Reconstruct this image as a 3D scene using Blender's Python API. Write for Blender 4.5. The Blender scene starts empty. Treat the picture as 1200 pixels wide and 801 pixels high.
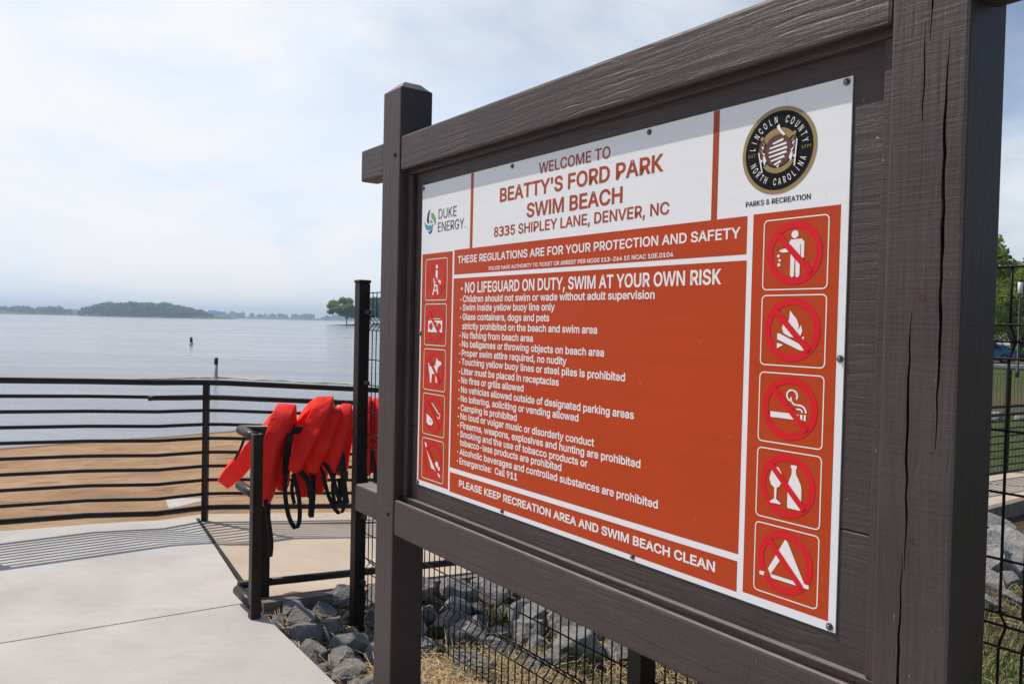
import bpy, bmesh, math, random
import numpy as np
from mathutils import Vector, Matrix, Euler, noise
from mathutils.geometry import tessellate_polygon
R = math.radians
scene = bpy.context.scene
COL = scene.collection

# ------------------------------------------------------------------ camera
F_PX, PITCH, ROLL = 928.78, 0.0228, 0.0226
cd = bpy.data.cameras.new('camera')
cd.sensor_width = 36.0
cd.lens = F_PX / 1200 * 36
cd.clip_start = 0.05
cd.clip_end = 20000
cam = bpy.data.objects.new('camera', cd)
COL.objects.link(cam)
_f = Vector((0, math.cos(PITCH), -math.sin(PITCH)))
_u = Vector((0, math.sin(PITCH), math.cos(PITCH)))
_r = Vector((1, 0, 0))
cr, sr = math.cos(ROLL), math.sin(ROLL)
rx = cr * _r + sr * _u
ux = -sr * _r + cr * _u
M = Matrix((rx, ux, -_f)).transposed().to_4x4()
M.translation = Vector((0, 0, 1.6))
cam.matrix_world = M
scene.camera = cam

# ------------------------------------------------------------------ sky, sun, exposure
SUN_EL = R(53)
SUN_H = Vector((-math.cos(R(22)), math.sin(R(22))))       # horizontal direction to the sun
world = bpy.data.worlds.new('World')
scene.world = world
world.use_nodes = True
nt = world.node_tree
nt.nodes.clear()
w_out = nt.nodes.new('ShaderNodeOutputWorld')
w_bg = nt.nodes.new('ShaderNodeBackground')
w_bg.inputs['Strength'].default_value = 0.122
sky = nt.nodes.new('ShaderNodeTexSky')
sky.sky_type = 'NISHITA'
sky.sun_disc = False
sky.sun_elevation = SUN_EL
sky.sun_rotation = math.atan2(SUN_H.x, SUN_H.y)
sky.air_density = 1.0
sky.dust_density = 0.6
sky.ozone_density = 2.5
tc = nt.nodes.new('ShaderNodeTexCoord')
sep = nt.nodes.new('ShaderNodeSeparateXYZ')
nt.links.new(tc.outputs['Generated'], sep.inputs[0])
add = nt.nodes.new('ShaderNodeMath'); add.operation = 'ADD'; add.inputs[1].default_value = 0.16
mx0 = nt.nodes.new('ShaderNodeMath'); mx0.operation = 'MAXIMUM'; mx0.inputs[1].default_value = 0.0
nt.links.new(sep.outputs['Z'], mx0.inputs[0]); nt.links.new(mx0.outputs[0], add.inputs[0])
dv = nt.nodes.new('ShaderNodeVectorMath'); dv.operation = 'DIVIDE'
cmb = nt.nodes.new('ShaderNodeCombineXYZ')
for k in range(3): nt.links.new(add.outputs[0], cmb.inputs[k])
nt.links.new(tc.outputs['Generated'], dv.inputs[0]); nt.links.new(cmb.outputs[0], dv.inputs[1])
n1 = nt.nodes.new('ShaderNodeTexNoise')
n1.inputs['Scale'].default_value = 1.15; n1.inputs['Detail'].default_value = 8; n1.inputs['Roughness'].default_value = 0.56
n1.inputs['Distortion'].default_value = 0.35
mp = nt.nodes.new('ShaderNodeMapping')
mp.inputs['Location'].default_value = (0.35, 0.2, 0.0)
nt.links.new(dv.outputs[0], mp.inputs[0]); nt.links.new(mp.outputs[0], n1.inputs['Vector'])
# more cloud low down and to the left, clearer high up and right
hr = nt.nodes.new('ShaderNodeMapRange')
hr.inputs['From Min'].default_value = 0.0; hr.inputs['From Max'].default_value = 0.45
hr.inputs['To Min'].default_value = 0.16; hr.inputs['To Max'].default_value = -0.02
nt.links.new(sep.outputs['Z'], hr.inputs['Value'])
xr = nt.nodes.new('ShaderNodeMapRange')
xr.inputs['From Min'].default_value = -0.6; xr.inputs['From Max'].default_value = 0.9
xr.inputs['To Min'].default_value = 0.12; xr.inputs['To Max'].default_value = -0.30
nt.links.new(sep.outputs['X'], xr.inputs['Value'])
a1 = nt.nodes.new('ShaderNodeMath'); a1.operation = 'ADD'
a2 = nt.nodes.new('ShaderNodeMath'); a2.operation = 'ADD'
nz = nt.nodes.new('ShaderNodeMath'); nz.operation = 'MULTIPLY_ADD'; nz.inputs[1].default_value = 0.45; nz.inputs[2].default_value = 0.30
nt.links.new(n1.outputs['Fac'], nz.inputs[0])
yr = nt.nodes.new('ShaderNodeMapRange')          # clearer sky away from the lake
yr.inputs['From Min'].default_value = -0.5; yr.inputs['From Max'].default_value = 0.45
yr.inputs['To Min'].default_value = -0.34; yr.inputs['To Max'].default_value = 0.0
nt.links.new(sep.outputs['Y'], yr.inputs['Value'])
a0 = nt.nodes.new('ShaderNodeMath'); a0.operation = 'ADD'
nt.links.new(nz.outputs[0], a0.inputs[0]); nt.links.new(yr.outputs[0], a0.inputs[1])
nt.links.new(a0.outputs[0], a1.inputs[0]); nt.links.new(hr.outputs[0], a1.inputs[1])
nt.links.new(a1.outputs[0], a2.inputs[0]); nt.links.new(xr.outputs[0], a2.inputs[1])
ramp = nt.nodes.new('ShaderNodeMapRange'); ramp.interpolation_type = 'SMOOTHSTEP'
ramp.inputs['From Min'].default_value = 0.25; ramp.inputs['From Max'].default_value = 0.60
ramp.inputs['To Min'].default_value = 0.0; ramp.inputs['To Max'].default_value = 0.96
nt.links.new(a2.outputs[0], ramp.inputs['Value'])
n2 = nt.nodes.new('ShaderNodeTexNoise')
n2.inputs['Scale'].default_value = 3.4; n2.inputs['Detail'].default_value = 9; n2.inputs['Roughness'].default_value = 0.6; n2.inputs['Distortion'].default_value = 0.5
mp2 = nt.nodes.new('ShaderNodeMapping'); mp2.inputs['Scale'].default_value = (1, 1, 2.4); mp2.inputs['Location'].default_value = (0.4, 0.1, 0.3)
nt.links.new(tc.outputs['Generated'], mp2.inputs[0]); nt.links.new(mp2.outputs[0], n2.inputs['Vector'])
cc = nt.nodes.new('ShaderNodeMix'); cc.data_type = 'RGBA'
CLOUD = 8.4
cc.inputs[6].default_value = (0.89 * CLOUD, 0.985 * CLOUD, 1.12 * CLOUD, 1)
cc.inputs[7].default_value = (1.06 * CLOUD, 1.06 * CLOUD, 1.07 * CLOUD, 1)
n2r = nt.nodes.new('ShaderNodeMapRange'); n2r.interpolation_type = 'SMOOTHSTEP'
n2r.inputs['From Min'].default_value = 0.36; n2r.inputs['From Max'].default_value = 0.62
nt.links.new(n2.outputs['Fac'], n2r.inputs['Value']); nt.links.new(n2r.outputs[0], cc.inputs[0])
mixw = nt.nodes.new('ShaderNodeMix'); mixw.data_type = 'RGBA'
nt.links.new(ramp.outputs[0], mixw.inputs[0])
nt.links.new(sky.outputs[0], mixw.inputs[6]); nt.links.new(cc.outputs[2], mixw.inputs[7])
nt.links.new(mixw.outputs[2], w_bg.inputs['Color'])
nt.links.new(w_bg.outputs[0], w_out.inputs['Surface'])

sd = bpy.data.lights.new('sun', 'SUN')
sd.energy = 4.2
sd.angle = R(0.6)
sd.color = (1.0, 0.93, 0.84)
sun = bpy.data.objects.new('sun', sd)
COL.objects.link(sun)
S = Vector((SUN_H.x * math.cos(SUN_EL), SUN_H.y * math.cos(SUN_EL), math.sin(SUN_EL)))
sun.rotation_euler = (-S).to_track_quat('-Z', 'Y').to_euler()
sun.location = (0, 0, 30)

vs = scene.view_settings
vs.view_transform = 'Standard'; vs.look = 'None'; vs.gamma = 1.0; vs.use_curve_mapping = False
vs.exposure = -0.14

# ------------------------------------------------------------------ helpers
def tag(o, label=None, cat=None, group=None, kind=None):
    if label: o['label'] = label
    if cat: o['category'] = cat
    if group: o['group'] = group
    if kind: o['kind'] = kind
    return o

def empty(name, loc, rz=0, **kw):
    o = bpy.data.objects.new(name, None)
    o.empty_display_size = 0.1
    COL.objects.link(o)
    o.location = loc
    o.rotation_euler = (0, 0, rz)
    return tag(o, **kw)

def obj(name, me, mats=None, parent=None, smooth=False, **kw):
    if isinstance(me, MB): me = me.mesh(name)
    o = bpy.data.objects.new(name, me)
    COL.objects.link(o)
    if mats is not None:
        if not isinstance(mats, (list, tuple)): mats = [mats]
        if len(me.materials): me.materials.clear()
        for m in mats: me.materials.append(m)
    if parent is not None: o.parent = parent
    if smooth: me.shade_smooth()
    return tag(o, **kw)

class MB:
    """collects geometry for ONE mesh"""
    def __init__(self): self.bm = bmesh.new()
    def box(self, a, b, bev=0.0, mi=0, seg=2, rot=None):
        a, b = Vector(a), Vector(b)
        c, h = (a + b) / 2, (b - a)
        r = bmesh.ops.create_cube(self.bm, size=1.0)
        vs_ = r['verts']
        bmesh.ops.scale(self.bm, vec=h, verts=vs_)
        if bev:
            es = list({e for v in vs_ for e in v.link_edges})
            rb = bmesh.ops.bevel(self.bm, geom=es, offset=bev, segments=seg, affect='EDGES', profile=0.6)
            vs_ = list({v for f in rb['faces'] for v in f.verts} | {v for v in vs_ if v.is_valid})
        if rot is not None: bmesh.ops.rotate(self.bm, cent=(0, 0, 0), matrix=rot, verts=vs_)
        bmesh.ops.translate(self.bm, vec=c, verts=vs_)
        for f in {f for v in vs_ for f in v.link_faces}: f.material_index = mi
        return vs_
    def tube(self, pts, rad, n=10, mi=0, square=False, caps=True):
        pts = [Vector(p) for p in pts]
        rads = rad if isinstance(rad, (list, tuple)) else [rad] * len(pts)
        rings = []
        prev = None
        for i, p in enumerate(pts):
            t = (pts[min(i + 1, len(pts) - 1)] - pts[max(i - 1, 0)]).normalized()
            if prev is None:
                ref = Vector((0, 0, 1)) if abs(t.z) < 0.9 else Vector((1, 0, 0))
                x = t.cross(ref).normalized()
            else:
                x = (prev - t * prev.dot(t)).normalized()
            prev = x
            y = t.cross(x)
            k = n
            off = math.pi / 4 if square else 0
            rings.append([self.bm.verts.new(p + (x * math.cos(off + 2 * math.pi * j / k) + y * math.sin(off + 2 * math.pi * j / k)) * rads[i]) for j in range(k)])
        for a, b in zip(rings, rings[1:]):
            for j in range(n):
                f = self.bm.faces.new((a[j], a[(j + 1) % n], b[(j + 1) % n], b[j])); f.material_index = mi
                f.smooth = not square
        if caps:
            for rr, rev in ((rings[0], True), (rings[-1], False)):
                f = self.bm.faces.new(rr[::-1] if not rev else rr); f.material_index = mi
        return rings
    def ribbon(self, pts, w, th, up=(0, 1, 0), mi=0):
        """flat strap: width along the given side direction, thickness th"""
        pts = [Vector(p) for p in pts]
        rings = []
        for i, p in enumerate(pts):
            t = (pts[min(i + 1, len(pts) - 1)] - pts[max(i - 1, 0)]).normalized()
            sdir = Vector(up); sdir = (sdir - t * sdir.dot(t)).normalized()
            nn = t.cross(sdir)
            rings.append([self.bm.verts.new(p + sdir * a * w / 2 + nn * b * th / 2) for a, b in ((-1, -1), (1, -1), (1, 1), (-1, 1))])
        for a, b in zip(rings, rings[1:]):
            for j in range(4):
                f = self.bm.faces.new((a[j], a[(j + 1) % 4], b[(j + 1) % 4], b[j])); f.material_index = mi
        self.bm.faces.new(rings[0][::-1]); self.bm.faces.new(rings[-1])
    def poly(self, rings2d, place, mi=0):
        """flat polygon (first ring outer, others holes); place maps (u,v) to a 3D point"""
        loops = [[Vector((u, v, 0)) for u, v in r] for r in rings2d]
        flat = [p for l in loops for p in l]
        tris = tessellate_polygon(loops)
        vv = [self.bm.verts.new(place(p.x, p.y)) for p in flat]
        for t in tris:
            try:
                f = self.bm.faces.new([vv[i] for i in t]); f.material_index = mi
            except ValueError: pass
    def mesh(self, name):
        me = bpy.data.meshes.new(name)
        bmesh.ops.recalc_face_normals(self.bm, faces=self.bm.faces[:])
        self.bm.to_mesh(me); self.bm.free()
        return me

def np_mesh(name, verts, faces_quads):
    """fast mesh of quads from numpy arrays"""
    me = bpy.data.meshes.new(name)
    nv, nf = len(verts), len(faces_quads)
    k = faces_quads.shape[1]
    me.vertices.add(nv); me.loops.add(nf * k); me.polygons.add(nf)
    me.vertices.foreach_set('co', np.asarray(verts, np.float32).ravel())
    me.loops.foreach_set('vertex_index', np.asarray(faces_quads, np.int32).ravel())
    me.polygons.foreach_set('loop_start', np.arange(0, nf * k, k, dtype=np.int32))
    me.update(calc_edges=True)
    me.validate()
    return me

# ------------------------------------------------------------------ materials
def mat(name, color, rough=0.6, spec=0.5, metal=0.0):
    m = bpy.data.materials.new(name); m.use_nodes = True
    b = m.node_tree.nodes['Principled BSDF']
    b.inputs['Base Color'].default_value = (*color, 1)
    b.inputs['Roughness'].default_value = rough
    b.inputs['Specular IOR Level'].default_value = spec
    b.inputs['Metallic'].default_value = metal
    return m
class NT:
    """small node-building helper on a material"""
    def __init__(self, m): self.m = m; self.t = m.node_tree; self.b = self.t.nodes['Principled BSDF']
    def n(self, typ, **kw):
        nd = self.t.nodes.new(typ)
        for k, v in kw.items():
            if k in nd.inputs: nd.inputs[k].default_value = v
            else: setattr(nd, k, v)
        return nd
    def l(self, a, b): self.t.links.new(a, b)
    def coord(self, scale=(1, 1, 1), kind='Object', loc=(0, 0, 0), rot=(0, 0, 0)):
        c = self.n('ShaderNodeTexCoord'); mp_ = self.n('ShaderNodeMapping')
        mp_.inputs['Scale'].default_value = scale; mp_.inputs['Location'].default_value = loc; mp_.inputs['Rotation'].default_value = rot
        self.l(c.outputs[kind], mp_.inputs[0]); return mp_.outputs[0]
    def geo(self, scale=(1, 1, 1)):
        c = self.n('ShaderNodeNewGeometry'); mp_ = self.n('ShaderNodeMapping'); mp_.inputs['Scale'].default_value = scale
        self.l(c.outputs['Position'], mp_.inputs[0]); return mp_.outputs[0]
    def noise(self, vec, scale, detail=4, rough=0.55, dist=0.0):
        x = self.n('ShaderNodeTexNoise'); x.inputs['Scale'].default_value = scale; x.inputs['Detail'].default_value = detail
        x.inputs['Roughness'].default_value = rough; x.inputs['Distortion'].default_value = dist
        self.l(vec, x.inputs['Vector']); return x.outputs['Fac']
    def ramp(self, fac, stops):
        r = self.n('ShaderNodeValToRGB'); e = r.color_ramp.elements
        while len(e) < len(stops): e.new(0.5)
        for i, (p, c) in enumerate(stops):
            e[i].position = p; e[i].color = (*c, 1) if len(c) == 3 else c
        self.l(fac, r.inputs[0]); return r.outputs[0]
    def mix(self, fac, a, b, mode='MIX'):
        x = self.n('ShaderNodeMix'); x.data_type = 'RGBA'; x.blend_type = mode
        for sock, v in ((x.inputs[0], fac), (x.inputs[6], a), (x.inputs[7], b)):
            if hasattr(v, 'links'): self.l(v, sock)
            elif isinstance(v, (int, float)): sock.default_value = v
            else: sock.default_value = (*v, 1)
        return x.outputs[2]
    def math(self, op, a, b=0.0):
        x = self.n('ShaderNodeMath'); x.operation = op
        for sock, v in ((x.inputs[0], a), (x.inputs[1], b)):
            if hasattr(v, 'links'): self.l(v, sock)
            else: sock.default_value = v
        return x.outputs[0]
    def bump(self, h, strength=0.3, dist=0.01):
        x = self.n('ShaderNodeBump'); x.inputs['Strength'].default_value = strength; x.inputs['Distance'].default_value = dist
        self.l(h, x.inputs['Height']); self.l(x.outputs[0], self.b.inputs['Normal'])
    def color(self, c): self.l(c, self.b.inputs['Base Color'])
    def rough(self, c): self.l(c, self.b.inputs['Roughness'])

G = lambda v: (v, v, v)
def wood_mat(name, axis):
    """dark brown paint over timber; grain runs along the given local axis"""
    m = mat(name, (0.06, 0.05, 0.05), 0.5, 0.34); t = NT(m)
    sc = {'x': (2.2, 42, 42), 'z': (42, 42, 2.2)}[axis]
    v = t.coord(sc)
    g = t.noise(v, 1.6, 6, 0.65, 0.6)
    v2 = t.coord((1, 1, 1))
    big = t.noise(v2, 5.0, 4)
    fine = t.noise(v2, 240.0, 2)
    cross = t.noise(t.coord({'x': (160, 9, 9), 'z': (9, 9, 160)}[axis]), 1.0, 3, 0.6)
    c = t.ramp(big, [(0.25, (0.043, 0.029, 0.028)), (0.75, (0.064, 0.045, 0.043))])
    c = t.mix(t.math('MULTIPLY', t.ramp(g, [(0.3, G(0)), (0.72, G(1))]), 0.35), c, (0.082, 0.062, 0.058))
    # dust and bleached paint, with painted-in highlight, on upward faces and rounded upper edges
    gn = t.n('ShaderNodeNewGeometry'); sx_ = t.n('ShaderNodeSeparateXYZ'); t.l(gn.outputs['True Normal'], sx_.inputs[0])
    dust_highlight = t.math('MULTIPLY', t.ramp(sx_.outputs['Z'], [(0.25, G(0)), (0.8, G(1))]), t.ramp(t.noise(v2, 22, 4), [(0.25, G(0.6)), (0.7, G(1))]))
    c = t.mix(dust_highlight, c, (0.24, 0.205, 0.19))
    # worn specks where the paint has chipped
    sp = t.noise(v2, 70.0, 3, 0.5)
    c = t.mix(t.ramp(sp, [(0.735, G(0)), (0.76, G(1))]), c, (0.20, 0.18, 0.165))
    t.color(c)
    t.rough(t.ramp(big, [(0.2, G(0.40)), (0.8, G(0.56))]))
    h = t.math('ADD', t.math('MULTIPLY', g, 0.8), t.math('MULTIPLY', cross, 0.35))
    wt = t.n('ShaderNodeTexWave'); wt.wave_type = 'BANDS'; wt.bands_direction = 'Z' if axis == 'x' else 'X'
    wt.inputs['Scale'].default_value = 7.0; wt.inputs['Distortion'].default_value = 9.0; wt.inputs['Detail'].default_value = 4.0; wt.inputs['Detail Scale'].default_value = 0.8; wt.inputs['Detail Roughness'].default_value = 0.6
    t.l(t.coord({'x': (0.35, 1, 1.6), 'z': (1.6, 1, 0.35)}[axis]), wt.inputs['Vector'])
    figure = t.math('MULTIPLY', t.ramp(wt.outputs['Fac'], [(0.0, G(0)), (0.16, G(0.8)), (0.5, G(1))]), t.math('MULTIPLY', t.ramp(big, [(0.46, G(0)), (0.62, G(1))]), 0.27 if axis == 'x' else 0.13))
    h = t.math('ADD', h, figure)
    h = t.math('ADD', h, t.math('MULTIPLY', fine, 0.12))
    t.bump(h, 0.55, 0.007)
    return m
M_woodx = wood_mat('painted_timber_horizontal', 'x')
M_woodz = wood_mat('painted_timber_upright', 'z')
m = mat('raw_wood_in_crack', (0.045, 0.022, 0.01), 0.85); t = NT(m)
t.color(t.ramp(t.noise(t.coord((30, 30, 4)), 2, 4), [(0.45, (0.006, 0.004, 0.003)), (0.72, (0.12, 0.05, 0.018))])); M_raw = m

def sheet_mat(name, col, rough=0.32, var=0.12):
    """printed reflective sheeting: faint honeycomb, slight horizontal waviness"""
    m = mat(name, col, rough, 0.2); t = NT(m)
    v = t.coord((1, 1, 1))
    wv = t.noise(t.coord((1.3, 1, 46)), 1.0, 2)
    c = t.mix(t.math('MULTIPLY', t.ramp(wv, [(0.35, G(0)), (0.65, G(1))]), var), col, tuple(x * 0.72 for x in col))
    blot = t.noise(v, 3.2, 3)
    c = t.mix(t.math('MULTIPLY', t.ramp(blot, [(0.4, G(0)), (0.7, G(1))]), var), c, tuple(min(1, x * 1.2 + 0.004) for x in col))
    dirt = t.noise(v, 38, 4, 0.6)
    c = t.mix(t.math('MULTIPLY', t.ramp(dirt, [(0.68, G(0)), (0.74, G(1))]), 0.22), c, (0.35, 0.28, 0.22))
    t.color(c)
    vo = t.n('ShaderNodeTexVoronoi'); vo.inputs['Scale'].default_value = 330; t.l(v, vo.inputs['Vector'])
    h = t.math('ADD', t.math('MULTIPLY', vo.outputs['Distance'], 0.05), t.math('MULTIPLY', t.noise(t.coord((2, 2, 14)), 1, 3), 0.6))
    t.bump(h, 0.12, 0.004)
    return m
M_white = sheet_mat('white_sheeting', (0.78, 0.78, 0.79), 0.3, 0.10)
M_orange = sheet_mat('orange_ink', (0.47, 0.052, 0.009), 0.34, 0.25)
M_letter = sheet_mat('white_ink', (0.80, 0.78, 0.76), 0.35, 0.05)
M_rust = sheet_mat('rust_ink', (0.38, 0.062, 0.022), 0.36, 0.15)
M_red = sheet_mat('red_ink', (0.66, 0.012, 0.022), 0.34, 0.1)
M_black = mat('black_ink', (0.008, 0.008, 0.009), 0.4, 0.12)
M_navy = mat('navy_ink', (0.02, 0.035, 0.07), 0.35)
M_gold = mat('gold_ink', (0.30, 0.20, 0.075), 0.4)
M_brown = mat('brown_ink', (0.10, 0.03, 0.02), 0.4)
M_green = mat('green_ink', (0.12, 0.38, 0.10), 0.35)
M_teal = mat('teal_ink', (0.03, 0.30, 0.42), 0.35)
M_screw = mat('screw_steel', (0.18, 0.18, 0.18), 0.35, 0.5, 0.9)

m = mat('railing_paint', (0.022, 0.015, 0.013), 0.4, 0.25); t = NT(m)
t.color(t.ramp(t.noise(t.geo(), 9, 5), [(0.3, (0.018, 0.012, 0.010)), (0.75, (0.034, 0.024, 0.020))]))
t.bump(t.noise(t.geo(), 160, 2), 0.08, 0.002); M_rail = m
m = mat('fence_coating', (0.010, 0.009, 0.009), 0.5, 0.2); M_wire = m
m = mat('fence_post_coating', (0.018, 0.013, 0.012), 0.45, 0.22); M_fpost = m

m = mat('concrete', (0.5, 0.47, 0.43), 0.85, 0.3); t = NT(m)
v = t.geo()
c = t.ramp(t.noise(v, 1.3, 6, 0.6), [(0.3, (0.44, 0.41, 0.38)), (0.7, (0.60, 0.57, 0.535))])
c = t.mix(t.math('MULTIPLY', t.ramp(t.noise(t.geo((1, 2.2, 1)), 2.4, 6, 0.65), [(0.55, G(0)), (0.74, G(1))]), 0.38), c, (0.50, 0.37, 0.25))
c = t.mix(t.math('MULTIPLY', t.ramp(t.noise(v, 75, 3, 0.7), [(0.56, G(0)), (0.72, G(1))]), 0.42), c, (0.30, 0.27, 0.25))
c = t.mix(t.math('MULTIPLY', t.ramp(t.noise(t.coord((3, 60, 1), rot=(0, 0, R(30))), 1.0, 4, 0.7), [(0.45, G(0)), (0.7, G(1))]), 0.22), c, (0.34, 0.31, 0.29))
c = t.mix(t.math('MULTIPLY', t.ramp(t.noise(v, 0.7, 7, 0.7, 0.8), [(0.5, G(0)), (0.68, G(1))]), 0.35), c, (0.40, 0.365, 0.335))
c = t.mix(t.ramp(t.noise(v, 5.2, 5, 0.7, 1.5), [(0.72, G(0)), (0.78, G(1))]), c, (0.34, 0.29, 0.24))
t.color(c)
t.bump(t.math('ADD', t.noise(v, 190, 3), t.math('MULTIPLY', t.noise(t.geo((1, 12, 1)), 18, 2), 0.5)), 0.14, 0.004); M_conc = m
m = mat('concrete_warm', (0.5, 0.43, 0.36), 0.88, 0.3); t = NT(m)
v = t.geo()
c = t.ramp(t.noise(v, 1.8, 6, 0.6), [(0.3, (0.47, 0.375, 0.285)), (0.7, (0.58, 0.485, 0.385))])
c = t.mix(t.math('MULTIPLY', t.ramp(t.noise(v, 4.0, 5, 0.7), [(0.62, G(0)), (0.72, G(1))]), 0.5), c, (0.30, 0.25, 0.20))
t.color(c); t.bump(t.noise(v, 150, 3), 0.16, 0.004); M_concw = m
m = mat('kerb_concrete', (0.22, 0.18, 0.155), 0.9, 0.3); t = NT(m)
t.color(t.ramp(t.noise(t.geo(), 12, 5), [(0.3, (0.16, 0.13, 0.11)), (0.7, (0.30, 0.25, 0.21))])); t.bump(t.noise(t.geo(), 90, 3), 0.3, 0.006); M_kerb = m
M_joint = mat('joint_filler', (0.02, 0.016, 0.013), 0.9)

m = mat('ground', (0.2, 0.15, 0.1), 0.95, 0.2); t = NT(m)
at = t.n('ShaderNodeVertexColor'); at.layer_name = 'zone'
spz = t.n('ShaderNodeSeparateColor'); t.l(at.outputs[0], spz.inputs[0])
v = t.geo()
sand = t.ramp(t.noise(t.geo((1, 1, 3)), 0.8, 8, 0.62), [(0.28, (0.29, 0.172, 0.088)), (0.5, (0.44, 0.275, 0.152)), (0.75, (0.57, 0.385, 0.235))])
sand = t.mix(t.math('MULTIPLY', t.ramp(t.noise(t.geo((0.8, 2.6, 1)), 3.5, 5, 0.7), [(0.5, G(0)), (0.68, G(1))]), 0.55), sand, (0.24, 0.135, 0.07))
wr = t.noise(t.coord((0.5, 1.9, 1), rot=(0, 0, R(-22))), 2.6, 6, 0.72)
sand = t.mix(t.ramp(wr, [(0.57, G(0)), (0.63, G(0.85))]), sand, (0.13, 0.075, 0.04))
straw = t.ramp(t.noise(v, 14, 6, 0.7), [(0.3, (0.055, 0.035, 0.02)), (0.6, (0.15, 0.10, 0.055)), (0.8, (0.25, 0.18, 0.10))])
grass = t.ramp(t.noise(v, 3.0, 7, 0.7), [(0.3, (0.045, 0.062, 0.018)), (0.6, (0.085, 0.105, 0.03)), (0.8, (0.17, 0.15, 0.06))])
c = t.mix(spz.outputs[0], straw, sand)
c = t.mix(spz.outputs[1], c, grass)
c = t.mix(spz.outputs[2], c, (0.10, 0.06, 0.035))
t.color(c)
t.bump(t.math('ADD', t.noise(v, 22, 5, 0.7), t.math('MULTIPLY', wr, 1.3)), 0.8, 0.05); M_ground = m

m = mat('water', (0.045, 0.060, 0.072), 0.16, 0.5); t = NT(m)
b = t.b; b.inputs['IOR'].default_value = 1.333
w1 = t.noise(t.geo((0.9, 2.6, 1)), 1.1, 5, 0.66)
w2 = t.noise(t.geo((0.10, 0.36, 1)), 1.0, 5, 0.62)
w3 = t.noise(t.geo((0.012, 0.09, 1)), 1.0, 6, 0.68, 0.6)
t.bump(t.math('ADD', w1, t.math('MULTIPLY', w2, 2.4)), 0.36, 0.13)
c = t.ramp(w2, [(0.3, (0.15, 0.165, 0.205)), (0.7, (0.29, 0.295, 0.325))])
c = t.mix(t.math('MULTIPLY', t.ramp(w3, [(0.42, G(0)), (0.62, G(1))]), 0.6), c, (0.12, 0.14, 0.185))
t.color(c)
t.rough(t.ramp(w3, [(0.35, G(0.10)), (0.65, G(0.24))])); M_water = m

def boulder_mat():
    m = mat('granite', (0.3, 0.3, 0.31), 0.85, 0.3); t = NT(m)
    oi = t.n('ShaderNodeObjectInfo')
    v = t.coord((1, 1, 1))
    base = t.ramp(t.noise(v, 2.4, 7, 0.7), [(0.30, (0.22, 0.215, 0.215)), (0.46, (0.52, 0.505, 0.49)), (0.62, (0.76, 0.735, 0.70))])
    sp = t.noise(v, 15, 5, 0.8)
    c = t.mix(t.ramp(sp, [(0.55, G(0)), (0.66, G(0.75))]), base, (0.05, 0.055, 0.062))
    c = t.mix(t.math('MULTIPLY', t.ramp(t.noise(v, 3.0, 4), [(0.55, G(0)), (0.7, G(1))]), 0.6), c, (0.33, 0.24, 0.16))
    c = t.mix(t.math('MULTIPLY', oi.outputs['Random'], 0.6), c, (0.42, 0.39, 0.36))
    t.color(c)
    t.bump(t.math('ADD', t.noise(v, 5, 8, 0.72), t.math('MULTIPLY', sp, 0.3)), 0.9, 0.12)
    return m
M_rock = boulder_mat()

def leaf_mat(name, a, b_):
    m = mat(name, a, 0.6, 0.25); t = NT(m)
    v = t.geo()
    t.color(t.mix(t.noise(v, 0.9, 4), a, b_))
    tl = t.n('ShaderNodeBsdfTranslucent'); mxs = t.n('ShaderNodeMixShader'); mxs.inputs[0].default_value = 0.55
    t.l(t.mix(t.noise(v, 0.9, 4), tuple(min(1, x * 2.2) for x in a), tuple(min(1, x * 2.2) for x in b_)), tl.inputs['Color'])
    out = t.t.nodes['Material Output']
    t.l(t.b.outputs[0], mxs.inputs[1]); t.l(tl.outputs[0], mxs.inputs[2]); t.l(mxs.outputs[0], out.inputs['Surface'])
    return m
M_leaf = leaf_mat('leaves_broad', (0.10, 0.15, 0.022), (0.17, 0.20, 0.035))
M_leaf2 = leaf_mat('leaves_dark', (0.03, 0.055, 0.02), (0.055, 0.085, 0.028))
M_pine = leaf_mat('pine_needles', (0.03, 0.05, 0.022), (0.055, 0.08, 0.035))
M_wood_far = leaf_mat('far_woods', (0.035, 0.07, 0.018), (0.065, 0.10, 0.025))
M_bark = mat('bark', (0.09, 0.07, 0.055), 0.9)
m = mat('grass_blades', (0.09, 0.13, 0.03), 0.6); t = NT(m)
t.color(t.mix(t.noise(t.geo(), 6, 3), (0.07, 0.12, 0.025), (0.19, 0.18, 0.06))); M_blade = m
m = mat('pine_straw', (0.36, 0.24, 0.11), 0.75); t = NT(m)
t.color(t.ramp(t.noise(t.geo(), 45, 2), [(0.3, (0.24, 0.14, 0.06)), (0.5, (0.50, 0.36, 0.17)), (0.7, (0.70, 0.56, 0.33))])); M_straw = m

m = mat('life_jacket_fabric', (0.93, 0.022, 0.018), 0.65, 0.1); t = NT(m)
v = t.coord((1, 1, 1))
wrk = t.noise(v, 17, 4, 0.6, 1.2)
t.color(t.ramp(t.noise(v, 9, 5), [(0.3, (0.92, 0.022, 0.018)), (0.7, (0.96, 0.042, 0.028))]))
t.bump(t.math('ADD', wrk, t.math('MULTIPLY', t.noise(v, 500, 2), 0.08)), 0.55, 0.02); M_vest = m
M_strap = mat('black_webbing', (0.008, 0.008, 0.009), 0.7)

# ------------------------------------------------------------------ frames of reference
TH = 0.6307
DS = Vector((math.sin(TH), -math.cos(TH), 0))     # along the board, to its right
DN = Vector((math.cos(TH), math.sin(TH), 0))      # away behind the board
TL = Vector((-0.3694, 3.1696, 2.1418))            # upper left corner of the printed panel
RZ = math.atan2(DS.y, DS.x)
def SN(s, n, z=0.0):
    p = TL + DS * s + DN * n
    return Vector((p.x, p.y, z))
def sn_of(x, y):
    dx, dy = x - TL.x, y - TL.y
    return dx * DS.x + dy * DS.y, dx * DN.x + dy * DN.y

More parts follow.
